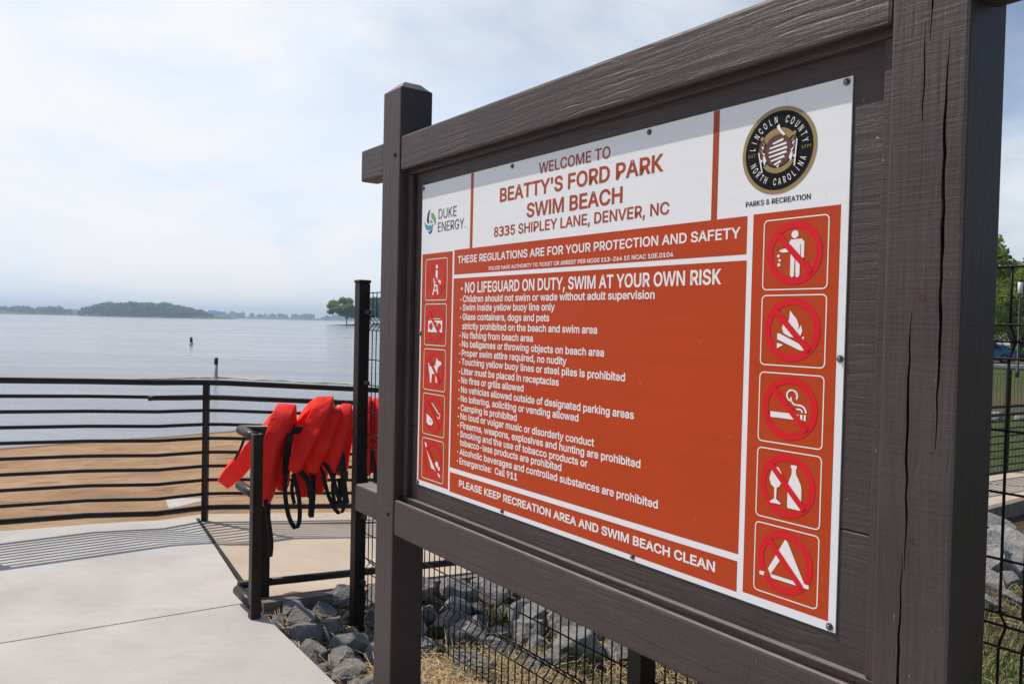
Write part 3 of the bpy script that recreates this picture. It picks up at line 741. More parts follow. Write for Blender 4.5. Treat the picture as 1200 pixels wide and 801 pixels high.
# lettering --------------------------------------------------------
GLYPHS = {}
for ln in """ |188|
&|448|197,-7,150,-2,110,12,78,34,54,62,39,96,34,133,37,163,47,189,63,213,85,235,111,256,140,279,216,335,237,352,246,363,255,375,260,389,262,405,258,427,245,445,226,457,201,461,184,459,168,453,155,444,145,431,139,416,137,399,139,380,145,363,155,346,169,327,185,307,204,284,438,0,364,0,171,231,144,264,121,293,102,319,87,344,78,370,75,398,79,430,91,458,109,481,134,499,165,510,200,513,235,510,266,499,290,482,308,459,320,433,324,404,322,382,315,362,305,342,291,325,275,308,256,293,154,217,128,195,110,174,100,154,97,131,100,108,109,87,124,70,143,57,166,49,193,46,223,50,251,59,278,75,301,95,321,121,336,151,346,186,349,224,408,224,405,180,397,144,385,115,371,92,357,75,345,62,333,47,305,23,271,7,234,-3
'|206|78,318,70,509,136,509,128,318
,|188|38,-119,68,71,137,71,84,-119
-|453|337,244,337,188,114,188,114,244
.|188|95,-4,78,-1,63,9,53,24,50,41,53,59,63,73,78,83,95,87,113,83,128,73,138,59,141,41,138,24,128,9,113,-1
0|453|227,-7,174,1,130,24,95,62,69,113,53,178,48,254,53,330,69,395,95,447,130,484,174,508,227,516,279,508,323,484,358,447,384,395,400,330,405,254,400,178,384,113,359,62,323,24,279,1;227,50,261,56,290,74,313,103,330,144,340,194,344,254,340,314,330,365,313,405,290,435,261,453,227,460,192,453,163,435,140,405,123,365,113,314,109,254,113,194,123,144,140,103,163,74,192,56
1|453|76,0,76,55,391,55,391,0;276,509,276,0,212,0,212,448,209,448,86,358,86,427,198,509
2|453|64,0,64,47,234,229,261,257,282,282,299,305,311,327,318,348,320,371,317,397,308,419,293,436,273,449,250,457,224,460,196,457,172,447,153,433,139,413,130,390,127,362,66,362,71,405,86,442,111,473,143,496,182,511,225,516,268,511,306,497,337,474,361,445,376,411,381,372,378,345,371,318,357,290,336,259,306,223,267,180,153,60,153,57,389,57,389,0
3|453|60,422,102,435,141,442,178,444,242,435,283,408,298,368,283,328,237,303,160,294,160,227,243,218,293,187,309,142,295,99,257,71,197,61,146,65,94,78,42,100,42,21,91,5,141,-5,190,-8,304,12,380,66,409,146,398,197,365,240,309,267,360,295,389,331,398,381,372,451,301,497,193,513,145,511,101,504,60,491
4|453|40,105,40,158,247,509,311,509,109,166,109,163,413,163,413,105;282,0,282,318,343,318,343,0
5|453|221,-7,178,-2,140,11,108,32,83,60,66,93,60,130,122,130,127,108,138,89,154,73,173,60,196,52,221,50,250,53,276,64,298,82,314,104,324,131,328,162,324,193,314,221,297,244,275,262,248,273,218,277,192,275,167,268,145,258,128,246,67,253,96,509,366,509,366,452,151,452,134,301,136,301,155,315,178,325,203,331,229,334,263,330,294,321,321,306,345,285,364,260,379,231,388,199,391,163,385,117,369,76,343,41,309,15,268,-1
6|453|226,-7,182,-1,142,15,109,40,84,74,69,115,64,162,68,199,80,239,102,285,137,340,252,509,322,509,151,261,145,261,154,275,165,288,179,299,196,307,214,312,235,314,278,309,316,295,346,271,370,240,384,201,389,157,384,112,368,73,343,39,310,14,271,-2;226,48,254,52,279,63,299,79,314,101,324,128,327,157,324,187,314,213,299,235,279,251,254,262,226,265,198,262,174,252,153,235,138,214,128,188,125,158,128,128,138,102,153,79,174,63,198,52
7|453|97,0,323,448,323,452,62,452,62,509,391,509,391,449,165,0
8|453|226,-7,178,-2,136,11,101,33,74,62,57,96,52,135,55,166,65,195,81,220,101,241,125,256,153,265,153,267,119,282,93,308,76,342,70,380,75,417,90,450,114,477,146,498,184,511,226,516,269,511,306,498,337,477,361,450,377,417,382,380,376,342,359,308,333,282,300,267,300,265,327,256,351,241,372,220,387,195,397,166,401,135,395,96,378,62,352,33,317,11,275,-2;226,49,258,52,285,60,307,74,323,91,333,113,337,139,333,165,322,189,305,208,283,223,256,232,226,235,196,232,169,223,147,208,130,189,119,165,115,139,119,113,129,91,145,74,167,60,195,52;226,290,252,292,274,300,293,313,307,330,316,351,319,376,316,399,308,420,294,437,275,449,252,457,226,460,200,457,177,449,159,437,145,420,136,399,133,376,136,351,145,330,159,313,178,300,201,292
9|453|226,516,271,510,310,494,343,468,368,434,384,393,389,347,385,309,373,270,350,224,315,168,200,0,130,0,301,248,307,248,299,234,287,221,273,210,257,202,238,196,218,195,175,199,137,214,106,237,83,269,68,307,64,352,69,397,85,436,110,469,143,494,182,510;226,460,199,457,174,446,154,429,138,407,129,381,125,352,129,322,138,295,154,274,174,257,199,247,226,243,254,247,279,257,299,273,314,295,324,321,327,350,324,381,314,407,299,429,279,446,254,457
:|188|95,-4,78,-1,63,9,53,24,50,41,53,59,63,73,78,83,95,87,113,83,128,73,138,59,141,41,138,24,128,9,113,-1;95,271,78,274,63,284,53,299,50,316,53,334,63,349,78,359,95,362,113,359,128,349,138,334,141,316,138,299,128,284,113,274
A|480|16,0,201,509,276,509,463,0,395,0,287,302,276,334,264,372,250,420,232,478,245,478,228,419,213,371,201,333,191,302,85,0;110,142,110,199,370,199,370,142
B|456|60,0,60,509,241,509,289,504,329,491,359,469,381,442,394,410,398,374,395,344,387,320,373,301,356,286,336,275,315,267,315,262,339,257,363,245,385,227,402,203,414,173,418,136,413,100,400,67,377,39,344,18,301,4,247,0;125,57,245,57,296,63,330,80,349,105,355,137,352,161,342,184,327,203,306,218,279,228,248,231,125,231;125,285,238,285,265,288,288,296,308,309,323,326,333,348,336,372,330,403,313,429,283,446,240,452,125,452
C|510|267,-7,205,1,150,25,104,63,70,115,48,179,40,254,48,329,70,393,104,445,150,484,205,508,267,516,305,513,340,504,373,490,402,471,427,447,448,418,463,385,473,348,408,348,401,373,389,395,375,413,357,428,337,440,315,449,292,454,267,456,223,450,184,432,150,403,125,364,109,314,103,254,109,194,125,145,151,105,184,76,223,59,267,53,292,55,315,60,337,69,357,81,375,96,389,114,401,136,408,160,473,160,463,124,448,91,428,62,402,38,373,19,341,5,305,-4
D|502|219,0,96,0,96,57,215,57,272,63,318,81,354,110,379,149,394,198,399,255,394,312,379,361,354,399,320,428,275,446,221,452,93,452,93,509,225,509,294,501,353,478,399,441,433,391,455,329,462,255,455,181,433,119,398,68,351,31,291,8;125,509,125,0,60,0,60,509
E|419|60,0,60,509,372,509,372,452,125,452,125,286,355,286,355,229,125,229,125,57,375,57,375,0
F|410|60,0,60,509,369,509,369,452,125,452,125,278,346,278,346,221,125,221,125,0
G|520|269,-7,205,1,149,25,104,64,69,116,47,179,40,254,47,329,69,393,103,445,149,484,203,508,265,516,304,513,340,504,374,489,403,469,429,445,449,416,465,384,474,349,408,349,399,372,387,393,373,411,356,427,337,439,315,448,291,454,265,456,222,450,183,432,150,404,125,364,109,314,103,254,109,194,125,145,151,105,184,76,224,59,269,53,309,57,345,71,374,93,396,123,410,160,415,202,434,199,283,199,283,256,478,256,478,200,471,141,451,91,419,50,377,19,326,0
H|517|60,0,60,509,125,509,125,289,392,289,392,509,457,509,457,0,392,0,392,232,125,232,125,0
I|185|60,0,60,509,125,509,125,0
K|467|60,0,60,509,125,509,125,270,340,509,420,509,215,290,435,0,357,0,172,243,125,192,125,0
L|393|60,0,60,509,125,509,125,57,361,57,361,0
M|628|60,0,60,509,155,509,314,95,473,509,568,509,568,0,504,0,504,420,342,0,286,0,124,420,124,0
N|523|60,0,60,509,136,509,399,105,399,509,463,509,463,0,387,0,124,405,124,0
O|533|267,-7,205,1,150,25,105,63,70,115,48,179,40,254,48,329,70,393,105,445,150,484,205,508,267,516,329,508,384,484,429,445,464,393,486,329,493,254,486,179,464,115,429,63,384,25,329,1;267,53,310,59,349,76,383,105,408,144,425,194,430,254,425,314,408,365,383,404,349,433,310,450,267,456,223,450,184,433,151,404,125,364,109,314,103,254,109,194,125,144,151,105,184,76,223,59
P|445|60,0,60,509,235,509,289,503,332,487,366,462,390,430,404,391,409,348,404,304,390,265,366,233,332,207,289,191,235,186,109,186,109,242,233,242,269,246,297,256,318,272,333,294,342,319,344,348,342,376,333,402,318,423,297,439,268,449,232,452,125,452,125,0
R|449|60,0,60,509,236,509,290,504,333,489,367,465,390,433,405,395,409,352,405,309,390,271,367,240,333,217,289,203,236,198,96,198,96,255,234,255,269,258,298,267,319,281,334,300,342,324,345,352,342,380,334,405,319,425,298,440,269,449,233,452,125,452,125,0;353,0,230,229,303,229,428,0
S|447|224,-9,172,-4,128,9,91,31,64,60,46,96,38,137,104,137,110,110,123,88,142,71,166,59,194,52,224,49,257,52,286,60,311,74,329,92,341,114,346,139,342,161,332,179,316,193,296,205,272,214,245,222,184,239,128,260,86,289,60,326,52,372,58,413,75,448,102,476,138,498,180,511,227,516,275,511,316,498,351,476,377,449,394,415,401,378,337,378,326,412,302,437,267,453,225,459,194,456,167,448,145,435,129,418,118,398,115,376,119,352,131,334,148,319,169,308,191,300,212,293,264,279,287,272,312,264,336,252,359,238,379,220,395,198,405,171,408,139,403,99,386,64,360,34,323,11,278,-4
T|449|32,452,32,509,417,509,417,452,257,452,257,0,193,0,193,452
U|517|259,-8,203,-2,154,15,114,43,85,80,66,124,60,173,60,509,124,509,124,178,128,144,141,113,160,87,187,68,220,56,259,52,298,56,331,68,357,87,377,113,389,144,393,178,393,509,457,509,457,173,451,124,433,80,403,43,363,15,315,-2
V|480|204,0,16,509,84,509,240,70,395,509,463,509,278,0
W|686|155,0,16,509,82,509,193,85,306,509,380,509,493,85,603,509,670,509,530,0,455,0,343,425,230,0
Y|472|203,0,203,208,16,509,91,509,236,275,381,509,455,509,268,208,268,0
a|389|160,-9,126,-5,94,5,68,22,48,45,35,73,30,108,34,138,43,161,58,179,78,193,100,203,125,211,152,216,178,220,209,224,234,227,252,230,265,235,273,243,276,255,276,257,273,279,267,297,256,311,240,322,220,329,196,331,171,329,149,322,132,313,118,301,107,288,100,274,41,291,57,322,79,346,104,364,133,375,163,382,194,384,215,383,239,379,263,372,286,360,306,343,322,320,333,290,337,251,337,0,277,0,277,52,272,52,264,38,252,25,236,12,215,1,190,-6;170,45,202,49,228,59,248,74,263,93,272,115,276,138,276,190,270,186,259,182,246,179,216,173,200,171,186,169,175,168,154,164,134,159,117,150,103,139,95,124,92,105,94,87,102,72,114,61,130,52,149,47
b|424|229,-8,198,-5,172,4,153,17,138,31,127,46,118,59,112,59,112,0,53,0,53,509,114,509,114,319,118,319,127,331,137,346,152,360,171,373,197,381,229,384,274,378,313,361,345,332,370,293,385,245,390,189,385,133,370,84,346,45,313,16,274,-2;220,47,253,51,279,66,301,88,316,117,325,151,328,189,325,227,316,261,301,290,280,311,253,325,220,330,188,325,161,312,140,291,125,263,116,229,113,189,116,150,125,115,140,86,162,65,188,51
c|396|207,-8,159,-2,117,16,82,46,56,85,40,133,34,187,40,243,56,291,82,330,117,360,159,378,207,384,234,383,260,377,284,368,305,356,324,341,340,322,353,301,362,277,303,262,298,276,290,289,281,301,270,311,257,319,242,325,226,329,207,330,173,325,145,310,124,287,108,258,99,224,96,187,99,151,108,117,124,89,145,66,173,51,207,46,226,48,243,52,258,58,271,66,282,76,292,89,299,102,304,117,363,102,354,78,341,56,325,37,306,21,285,9,261,-1,235,-6
d|424|195,-8,151,-2,111,16,79,45,55,84,39,133,34,189,39,245,55,293,79,332,112,361,151,378,196,384,228,381,253,373,272,360,287,346,298,331,306,319,311,319,311,509,372,509,372,0,313,0,313,59,307,59,298,46,287,31,272,17,252,4,227,-5;205,47,236,51,263,65,284,86,299,115,309,150,312,189,309,229,300,263,284,291,263,312,237,325,205,330,172,325,145,311,124,290,108,261,99,227,96,189,99,151,109,117,124,88,145,66,172,51
e|404|212,-8,161,-2,117,16,82,46,56,85,40,132,34,187,39,242,55,290,81,329,115,359,157,378,205,384,236,382,266,374,294,361,319,341,341,315,357,282,368,242,371,194,371,169,75,169,75,221,338,221,310,202,307,237,298,269,283,294,263,314,237,326,205,330,173,326,146,313,125,294,109,270,99,241,96,211,96,178,100,139,110,106,128,80,151,61,179,50,212,46,234,48,254,53,271,61,285,73,297,88,306,105,365,91,353,63,335,39,311,19,283,4,249,-5
f|254|228,379,228,327,6,327,6,379;81,0,81,432,84,461,96,486,113,505,135,519,161,527,187,530,207,529,222,527,234,524,243,521,227,468,222,470,215,472,195,474,171,470,154,460,145,443,142,419,142,0
g|425|207,-151,168,-148,134,-140,105,-127,82,-110,64,-91,51,-69,101,-41,110,-53,122,-66,136,-78,154,-88,178,-95,207,-97,249,-92,282,-75,304,-47,311,-6,311,68,306,68,298,56,287,41,272,28,252,16,227,8,195,5,152,10,113,27,80,53,55,90,39,136,34,191,39,246,55,293,80,332,112,361,152,378,196,384,228,382,253,373,273,360,288,346,308,319,313,319,313,379,372,379,372,-9,367,-54,350,-90,324,-117,291,-136,251,-147;205,59,237,63,264,75,285,95,300,121,309,154,312,193,309,231,300,264,285,291,264,312,237,325,205,330,172,325,145,312,124,290,109,262,99,229,96,193,99,155,109,123,124,96,145,76,172,63
h|410|114,227,114,0,53,0,53,509,114,509,114,287,102,287,124,332,152,362,187,379,227,384,264,380,295,369,321,349,341,321,353,285,357,240,357,0,296,0,296,235,290,275,273,304,246,323,210,329,184,326,161,317,141,303,126,283,117,257
i|167|53,0,53,379,114,379,114,0;84,443,67,446,54,455,44,468,41,483,44,499,54,512,67,521,84,524,100,521,114,512,123,499,126,483,123,468,114,455,100,446
j|167|53,379,114,379,114,-30,111,-63,102,-90,86,-113,65,-129,37,-139,4,-143,-10,-143,-10,-87,2,-87,25,-83,40,-72,50,-54,53,-29;83,443,67,446,53,455,44,468,41,483,44,499,53,512,67,521,83,524,100,521,114,512,123,499,126,483,123,468,114,455,100,446
k|381|53,0,53,509,114,509,114,215,284,379,360,379,190,222,372,0,294,0,148,180,114,148,114,0
l|189|139,-2,101,3,74,20,58,47,53,84,53,509,114,509,114,99,115,77,120,62,130,54,146,52,154,52,160,53,165,53,170,54,181,3,162,-1,151,-2
m|610|53,0,53,379,112,379,112,295,108,295,118,323,132,346,151,363,172,376,195,384,219,386,257,380,287,361,309,331,321,295,312,295,322,321,337,343,357,361,381,375,407,383,437,386,468,383,497,372,522,354,541,328,553,296,557,255,557,0,496,0,496,254,490,289,473,313,447,326,419,330,395,328,374,320,358,307,345,290,338,270,335,247,335,0,274,0,274,260,269,288,253,311,229,326,199,330,178,328,158,320,140,307,126,289,117,266,114,238,114,0
n|410|114,227,114,0,53,0,53,379,112,379,112,287,102,287,124,332,152,362,187,379,227,384,264,380,295,369,321,349,341,321,353,285,357,240,357,0,296,0,296,235,290,275,273,304,246,323,210,329,184,326,161,317,141,303,126,283,117,257
o|415|207,-8,159,-2,117,16,82,46,56,85,40,133,34,187,40,243,56,291,82,330,117,360,159,378,207,384,256,378,299,360,333,330,359,291,376,243,381,187,376,133,359,85,333,46,299,16,256,-2;207,46,242,51,270,66,292,89,307,117,316,151,319,187,316,224,307,258,292,287,270,310,242,325,207,330,173,325,145,310,124,287,108,258,99,224,96,187,99,151,108,117,124,89,145,66,173,51
p|424|53,-143,53,379,112,379,112,319,118,319,126,331,137,346,152,360,171,373,197,381,229,384,274,378,313,361,345,332,370,293,385,245,390,189,385,133,370,84,346,45,313,16,274,-2,229,-8,198,-5,173,4,153,17,138,31,127,46,118,59,114,59,114,-143;220,47,253,51,279,66,301,88,316,117,325,151,328,189,325,227,316,261,301,290,280,311,253,325,220,330,188,325,161,312,140,291,125,263,116,229,113,189,116,150,125,115,140,86,162,65,188,51
q|424|372,-143,311,-143,311,59,306,59,298,46,287,31,272,17,252,4,227,-5,195,-8,151,-2,111,16,79,45,55,84,39,133,34,189,39,245,55,293,79,332,112,361,151,378,196,384,228,381,253,373,272,360,287,346,307,319,313,319,313,379,372,379;205,47,236,51,263,65,284,86,299,115,309,150,312,189,309,229,300,263,284,291,263,312,237,325,205,330,172,325,145,311,124,290,108,261,99,227,96,189,99,151,109,117,124,88,145,66,172,51
r|259|53,0,53,379,112,379,112,321,115,321,130,347,152,367,181,380,213,385,221,385,229,384,243,384,243,322,239,323,207,326,182,323,159,315,140,301,126,284,117,262,114,237,114,0
s|365|182,-8,145,-5,112,3,84,18,62,38,45,63,36,94,94,107,105,79,124,60,150,49,181,45,217,50,244,62,262,81,268,103,265,121,254,136,237,147,212,155,149,170,104,186,72,208,53,237,47,274,51,305,65,332,87,354,115,370,149,381,187,384,223,381,254,372,279,358,299,339,314,316,324,290,268,277,258,298,243,316,219,328,187,333,156,329,131,317,114,299,109,277,112,258,124,243,144,232,172,223,229,209,275,194,306,171,325,142,331,107,326,75,312,47,290,24,260,6,223,-5
t|227|204,379,204,327,6,327,6,379;65,471,126,471,126,98,128,76,136,61,150,53,170,50,177,50,194,52,202,54,213,2,203,-1,192,-3,180,-4,168,-4,125,2,92,21,72,52,65,93
u|410|182,-5,146,-1,115,11,89,31,69,59,57,95,53,139,53,379,114,379,114,144,119,105,137,75,164,56,200,50,226,53,249,62,268,77,283,97,293,122,296,153,296,379,357,379,357,0,298,0,298,92,307,92,286,47,257,17,222,0
v|389|163,0,17,379,84,379,195,65,305,379,371,379,226,0
w|567|138,0,23,379,87,379,170,80,252,379,316,379,397,80,480,379,545,379,429,0,368,0,284,300,199,0
x|379|21,0,155,193,29,379,100,379,191,240,282,379,352,379,226,194,358,0,287,0,190,147,92,0
y|389|47,-139,61,-86,88,-90,118,-84,141,-58,163,-1,17,379,84,379,195,65,305,379,371,379,204,-58,177,-107,139,-136,91,-145,67,-144
®|463|231,118,192,122,154,134,121,152,91,177,67,206,48,240,37,277,33,317,37,357,48,394,67,428,91,457,121,482,154,500,192,512,231,516,271,512,309,500,343,482,372,457,396,428,415,394,426,357,430,317,426,277,415,240,396,206,372,177,343,152,309,134,271,122;231,166,271,171,307,187,338,210,362,241,377,277,382,317,377,357,362,393,338,423,307,447,271,462,231,467,192,462,156,447,125,423,101,393,86,357,81,317,86,277,101,241,125,210,156,187,192,171;273,226,228,312,273,312,319,226;161,226,161,409,253,409,266,407,279,402,292,394,302,383,309,368,311,350,309,332,302,316,291,304,278,295,264,289,250,287,185,287,185,319,239,319,248,321,257,327,264,337,267,350,264,364,257,372,248,376,239,378,203,378,203,226""".split('\n'):
    ch, adv_, body = ln.split('|')
    lps = []
    for q_ in body.split(';'):
        if q_:
            v_ = [int(t_) for t_ in q_.split(',')]; lps.append([(v_[i], v_[i + 1]) for i in range(0, len(v_), 2)])
    GLYPHS[ch] = (int(adv_), lps)
CAP = 509.0
def area(l): return sum(l[i - 1][0] * l[i][1] - l[i][0] * l[i - 1][1] for i in range(len(l))) / 2
def inside(p, l):
    c = False
    for i in range(len(l)):
        (x0, y0), (x1, y1) = l[i - 1], l[i]
        if (y0 > p[1]) != (y1 > p[1]) and p[0] < (x1 - x0) * (p[1] - y0) / (y1 - y0) + x0: c = not c
    return c
def grow(l, k):
    """outline moved outwards by k (miter limited); ccw loops grow"""
    out = []
    for i in range(len(l)):
        a, p, b_ = Vector(l[i - 1]), Vector(l[i]), Vector(l[(i + 1) % len(l)])
        d0, d1 = (p - a).normalized(), (b_ - p).normalized()
        n0, n1 = Vector((d0.y, -d0.x)), Vector((d1.y, -d1.x))
        m_ = n0 + n1
        if m_.length < 1e-4: m_ = n0
        m_ = m_.normalized(); c = max(0.6, m_.dot(n0))
        out.append((p.x + m_.x * k / c, p.y + m_.y * k / c))
    return out
def glyph_polys(ch, bold):
    adv_, lps = GLYPHS[ch]
    if not lps: return []
    big = max(lps, key=lambda l: abs(area(l))); sg = 1 if area(big) > 0 else -1
    outer = [l for l in lps if area(l) * sg > 0]; holes = [l for l in lps if area(l) * sg < 0]
    res = []
    for o in outer:
        hs = [h for h in holes if inside(h[0], o)]
        oo = o if sg > 0 else o[::-1]
        res.append([grow(oo, bold)] + [grow((h[::-1] if sg > 0 else h), -bold) for h in hs])
    return res
GCACHE = {}
def glyph_tris(ch, bold):
    """filled glyph: list of (points, triangles) per separate outline"""
    if (ch, bold) in GCACHE: return GCACHE[ch, bold]
    res = []
    for rings in glyph_polys(ch, bold):
        cu = bpy.data.curves.new('g', 'CURVE'); cu.dimensions = '2D'; cu.fill_mode = 'BOTH'
        for r_ in rings:
            sp_ = cu.splines.new('POLY'); sp_.points.add(len(r_) - 1); sp_.use_cyclic_u = True
            for pt, (x, y) in zip(sp_.points, r_): pt.co = (x / 100, y / 100, 0, 1)
        o = bpy.data.objects.new('g', cu); COL.objects.link(o)
        me_ = bpy.data.meshes.new_from_object(o.evaluated_get(bpy.context.evaluated_depsgraph_get()))
        res.append(([(v.co.x * 100, v.co.y * 100) for v in me_.vertices], [tuple(p.vertices) for p in me_.polygons]))
        bpy.data.objects.remove(o); bpy.data.curves.remove(cu); bpy.data.meshes.remove(me_)
    GCACHE[ch, bold] = res
    return res
def add_glyph(mb_, ch, bold, place, mi=0):
    for j, (pts, tris) in enumerate(glyph_tris(ch, bold)):
        vv = [mb_.bm.verts.new(place(x, y, j)) for x, y in pts]
        for t_ in tris:
            f = mb_.bm.faces.new([vv[i] for i in t_]); f.material_index = mi
def text_width(txt): return sum(GLYPHS[c][0] for c in txt)
def put_text(mb_, txt, s0, s1, d, cap, bold, layer, mi=0):
    t_ = txt.rstrip(); first, last = GLYPHS[t_[0]], GLYPHS[t_[-1]]
    lsb = min(p[0] for l in first[1] for p in l) - bold
    rsb = last[0] - max(p[0] for l in last[1] for p in l) - bold
    kx = (s1 - s0) / (text_width(t_) - lsb - rsb); ky = cap / (CAP + 2 * bold)
    x = -lsb
    for ch in t_:
        add_glyph(mb_, ch, bold, lambda u, v, j, x=x: LP(s0 + (u + x) * kx, -0.0003 - LAY * layer - 0.00006 * j, d - (v + bold) * ky), mi)
        x += GLYPHS[ch][0]
def lettering(txt, s0, s1, d, cap, m_, bold=12, layer=1, label=None, dot=None):
    mb_ = MB(); put_text(mb_, txt, s0, s1, d, cap, bold, layer)
    if dot: mb_.poly([disc(*dot)], at_n(layer))
    return obj('lettering', mb_, m_, panel, label=label)
def disc(cx, cy, r_, n=10, a0=0.0, a1=2 * math.pi):
    return [(cx + r_ * math.cos(a0 + (a1 - a0) * k / n), cy + r_ * math.sin(a0 + (a1 - a0) * k / n)) for k in range(n)]
lettering('WELCOME TO', 0.7532, 1.0859, 0.0583, 0.0345, M_rust, 10)
lettering("BEATTY'S FORD PARK", 0.5375, 1.2925, 0.1257, 0.0475, M_rust, 18)
lettering('SWIM BEACH', 0.6925, 1.1401, 0.1928, 0.0465, M_rust, 18)
lettering('8335 SHIPLEY LANE, DENVER, NC', 0.506, 1.3183, 0.2422, 0.0335, M_rust, 13)
lettering('THESE REGULATIONS ARE FOR YOUR PROTECTION AND SAFETY', 0.275, 1.5511, 0.3230, 0.0272, M_letter, 18)
lettering('POLICE HAVE AUTHORITY TO TICKET OR ARREST PER NCGS 113-264 15 NCAC 10E.0104', 0.4801, 1.3376, 0.3560, 0.0128, M_letter, 16)
lettering('NO LIFEGUARD ON DUTY, SWIM AT YOUR OWN RISK', 0.3284, 1.4968, 0.4328, 0.0390, M_letter, 20, dot=(0.3065, 0.4165, 0.0055))
rules = [('Children should not swim or wade without adult supervision', 1.2748, 0.4660), ('Swim inside yellow buoy line only', 0.85, 0.4975),
 ('Glass containers, dogs and pets', 0.824, 0.5317), ('strictly prohibited on the beach and swim area', 1.0492, 0.5655), ('No fishing from beach area', 0.7418, 0.5990),
 ('No ballgames or throwing objects on beach area', 1.081, 0.6310), ('Proper swim attire required, no nudity', 0.9134, 0.6640), ('Touching yellow buoy lines or steel piles is prohibited', 1.1698, 0.6965),
 ('Litter must be placed in receptacles', 0.8789, 0.7313), ('No fires or grills allowed', 0.6975, 0.7645), ('No vehicles allowed outside of designated parking areas', 1.2086, 0.7985),
 ('No loitering, soliciting or vending allowed', 0.9755, 0.8318), ('Camping is prohibited', 0.6635, 0.8653), ('No loud or vulgar music or disorderly conduct', 1.0482, 0.8970),
 ('Firearms, weapons, explosives and hunting are prohibited', 1.2386, 0.9300), ('Smoking and the use of tobacco products or', 1.0217, 0.9625), ('tobacco-less products are prohibited', 0.9016, 0.9935),
 ('Alcoholic beverages and controlled substances are prohibited', 1.3067, 1.0280), ('Emergencies:  Call 911', 0.6743, 1.0620)]
for txt, s1, d in rules:
    lettering(txt, 0.3155, s1, d, 0.0240, M_letter, 18, dot=None if txt[0] in 'st' else (0.302, d - 0.009, 0.0036))
lettering('PLEASE KEEP RECREATION AREA AND SWIM BEACH CLEAN', 0.3157, 1.5035, 1.1465, 0.0262, M_letter, 24)
lettering('PARKS & RECREATION', 1.5640, 1.7380, 0.2505, 0.0125, M_black, 10)
lettering('DUKE', 0.1286, 0.2583, 0.1450, 0.0375, M_navy, 0)
lettering('ENERGY', 0.1255, 0.3120, 0.1945, 0.0365, M_navy, 0)
lettering('®', 0.3160, 0.3230, 0.1945, 0.006, M_navy, 0)

# company emblem: crescents chasing round a circle
mb = MB()
def crescent(cx, cy, r_, a0, a1, tmax, mi, layer=1, n=18):
    outer = [(cx + r_ * math.cos(a0 + (a1 - a0) * k / n), cy + r_ * math.sin(a0 + (a1 - a0) * k / n)) for k in range(n + 1)]
    inner = [(cx + (r_ - tmax * math.sin(math.pi * k / n)) * math.cos(a0 + (a1 - a0) * k / n), cy + (r_ - tmax * math.sin(math.pi * k / n)) * math.sin(a0 + (a1 - a0) * k / n)) for k in range(1, n)]
    mb.poly([outer + inner[::-1]], at_n(layer), mi)
ex, ey = 0.0665, 0.1475
for mi, pts in ((0, [(0.0, -0.047), (-0.012, -0.042), (-0.024, -0.028), (-0.028, -0.004), (-0.020, 0.008), (-0.010, 0.008), (-0.012, -0.012), (-0.008, -0.032)]),
 (1, [(0.004, -0.032), (0.022, -0.030), (0.037, -0.014), (0.043, 0.006), (0.036, 0.020), (0.030, 0.006), (0.022, -0.004), (0.008, -0.010)]),
 (2, [(-0.046, -0.004), (-0.036, 0.008), (-0.016, 0.016), (0.010, 0.016), (0.026, 0.012), (0.016, 0.028), (-0.006, 0.036), (-0.028, 0.032), (-0.042, 0.016)]),
 (0, [(-0.020, 0.040), (-0.004, 0.041), (0.010, 0.034), (0.020, 0.028), (0.012, 0.044), (-0.004, 0.050)]),
 (1, [(0.0, -0.004), (0.012, -0.002), (0.020, 0.006), (0.008, 0.008), (-0.002, 0.006)])):
    mb.poly([[(ex + u, ey + v) for u, v in pts]], at_n(1), mi)
obj('emblem', mb, [M_navy, M_green, M_teal], panel)

# county seal
sc_, sd_, SR = 1.6508, 0.1292, 0.0998
seal_mb = MB()
seal_mb.poly([disc(sc_, sd_, SR, 56)], at_n(1), 0)
seal_mb.poly([disc(sc_, sd_, SR * 0.905, 56)], at_n(2), 1)
def seal_arc(r0, r1, a0, a1, layer, mi, n=20):
    o1 = [(sc_ + r1 * math.cos(R(a0 + (a1 - a0) * k / n)), sd_ + r1 * math.sin(R(a0 + (a1 - a0) * k / n))) for k in range(n + 1)]
    o2 = [(sc_ + r0 * math.cos(R(a0 + (a1 - a0) * k / n)), sd_ + r0 * math.sin(R(a0 + (a1 - a0) * k / n))) for k in range(n + 1)]
    seal_mb.poly([o1 + o2[::-1]], at_n(layer), mi)
def seal_poly(pts, layer, mi, fx=1): seal_mb.poly([[(sc_ + fx * u * SR, sd_ + v * SR) for u, v in pts]], at_n(layer), mi)
seal_arc(SR * 0.36, SR * 0.52, -148, -38, 3, 0)
seal_arc(SR * 0.40, SR * 0.52, 32, 140, 3, 0)
seal_mb.poly([disc(sc_, sd_, SR * 0.37, 40)], at_n(4), 3)
# white banded spool
for k, (w_, sk) in enumerate(((0.15, 0.02), (0.235, 0.03), (0.255, 0.035), (0.245, 0.03), (0.19, 0.02), (0.10, 0.01))):
    yy = -0.235 + k * 0.098
    seal_poly([(-w_, yy + 0.05), (w_ - 0.02, yy - 0.03), (w_, yy + 0.025), (-w_ + 0.02, yy + 0.105 - 0.02)], 5, 2)
seal_poly([(-0.03, 0.35), (0.05, 0.33), (0.01, 0.41)], 5, 2)
